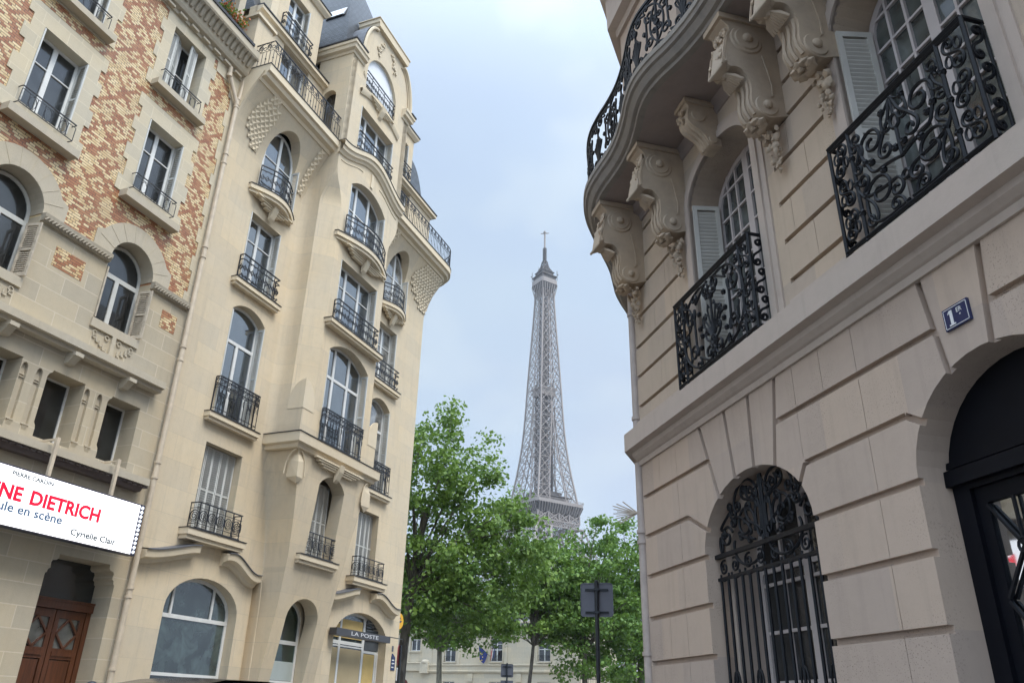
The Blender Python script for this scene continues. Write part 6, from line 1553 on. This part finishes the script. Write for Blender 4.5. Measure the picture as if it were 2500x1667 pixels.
# thin summer haze: the far tower pales
hm = bpy.data.materials.new('haze_air'); hm.use_nodes = True; hn = hm.node_tree
for n in list(hn.nodes): hn.nodes.remove(n)
ho = hn.nodes.new('ShaderNodeOutputMaterial'); hv = hn.nodes.new('ShaderNodeVolumePrincipled'); hv.inputs['Density'].default_value = HAZE; hv.inputs['Color'].default_value = (.86,.92,1.0,1); hn.links.new(hv.outputs[0], ho.inputs['Volume'])
hz = MB().box(-905,905,-205,1305,-1.0,334).build('haze', hm); hz['kind'] = 'stuff'
CLOUD = 7.3; EXPOSURE = 0.4
# ================================================================== SKY, SUN, CAMERA
w = bpy.data.worlds.new('World'); SC.world = w; w.use_nodes = True; nt = w.node_tree
for n in list(nt.nodes): nt.nodes.remove(n)
t = NT(nt); out = t.n('OutputWorld'); bg = t.n('Background'); t.l(bg.outputs[0], out.inputs[0])
SUN_AZ, SUN_EL = R(125), R(58)
sky = t.n('TexSky'); sky.sky_type = 'NISHITA'; sky.sun_disc = False; sky.sun_elevation = SUN_EL; sky.sun_rotation = SUN_AZ; sky.air_density = 1.0; sky.dust_density = 2.0; sky.ozone_density = 1.0
tc = t.n('TexCoord'); mp = t.n('Mapping'); mp.inputs['Scale'].default_value = (1,1,1.6); t.l(tc.outputs['Generated'], mp.inputs[0])
n1 = t.noise(mp.outputs[0], 2.1, 3, .5, .35); n2 = t.noise(mp.outputs[0], 4.2, 3, .5, .2)
mp2 = t.n('Mapping'); mp2.inputs['Location'].default_value = (3.1,1.7,.6); t.l(mp.outputs[0], mp2.inputs[0]); n3 = t.noise(mp2.outputs[0], 2.6, 2, .45, .3)
c = t.mix(t.ramp(n1, .36, .64), (.58,.72,.93), (.66,.80,.95)); c = t.mix(t.math('MULTIPLY', t.ramp(n3, .42, .66), .6), c, (.66,.73,.90)); c = t.mix(t.math('MULTIPLY', t.ramp(n2, .50, .70), .8), c, (.78,.89,.98))
sep = t.n('SeparateXYZ'); t.l(tc.outputs['Generated'], sep.inputs[0]); se = t.math('MAXIMUM', sep.outputs[2], 0.0)
ss = t.n('MapRange', interpolation_type='SMOOTHSTEP'); t.l(se, ss.inputs[0]); ss.inputs[1].default_value = .66; ss.inputs[2].default_value = 1.0; ss.inputs[3].default_value = 1.0; ss.inputs[4].default_value = 2.3
grad = ss.outputs[0]
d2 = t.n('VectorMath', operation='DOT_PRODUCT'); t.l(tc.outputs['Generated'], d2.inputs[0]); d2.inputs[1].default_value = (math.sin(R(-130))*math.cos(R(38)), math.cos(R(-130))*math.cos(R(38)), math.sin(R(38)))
fill_glow = t.math('MULTIPLY', .85, t.math('POWER', t.math('MAXIMUM', d2.outputs['Value'], 0.0), 2.5))  # added sky glow behind the camera, lifts the right facade
sd = Vector((math.sin(SUN_AZ)*math.cos(SUN_EL), math.cos(SUN_AZ)*math.cos(SUN_EL), math.sin(SUN_EL)))
dp = t.n('VectorMath', operation='DOT_PRODUCT'); t.l(tc.outputs['Generated'], dp.inputs[0]); dp.inputs[1].default_value = tuple(sd)
glow = t.math('ADD', 1.0, t.math('MULTIPLY', 1.8, t.math('POWER', t.math('MAXIMUM', dp.outputs['Value'], 0.0), 2.2)))
k = t.math('MULTIPLY', t.math('MULTIPLY', grad, t.math('ADD', glow, fill_glow)), CLOUD)
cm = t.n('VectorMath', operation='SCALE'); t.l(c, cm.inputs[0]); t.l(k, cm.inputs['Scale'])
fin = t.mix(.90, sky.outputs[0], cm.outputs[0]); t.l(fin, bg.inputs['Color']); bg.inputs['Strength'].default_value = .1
sl = bpy.data.lights.new('sun', 'SUN'); sl.energy = 1.9; sl.angle = R(22); sl.color = (1.0,.94,.85); so = bpy.data.objects.new('sun', sl); COL.objects.link(so)
so.rotation_euler = (-sd).to_track_quat('-Z', 'Y').to_euler()
cd = bpy.data.cameras.new('camera'); cam = bpy.data.objects.new('camera', cd); COL.objects.link(cam); SC.camera = cam
cd.sensor_fit = 'HORIZONTAL'; cd.sensor_width = 36; cd.lens = 36*1920/2500; cd.clip_start = .05; cd.clip_end = 5000
cam.matrix_world = Matrix(((0.99970795,-0.02416628,0.0,0),(-0.01030691,-0.42637505,-0.90448775,0),(0.0218581,0.90422359,-0.42649961,1.6),(0,0,0,1)))
vs = SC.view_settings; vs.view_transform = 'Standard'; vs.look = 'None'; vs.exposure = EXPOSURE; vs.gamma = 1.0; vs.use_curve_mapping = False
SC.render.engine = 'CYCLES'; SC.cycles.max_bounces = 6; SC.cycles.diffuse_bounces = 3; SC.cycles.glossy_bounces = 2; SC.cycles.volume_bounces = 0; SC.cycles.sample_clamp_indirect = 6
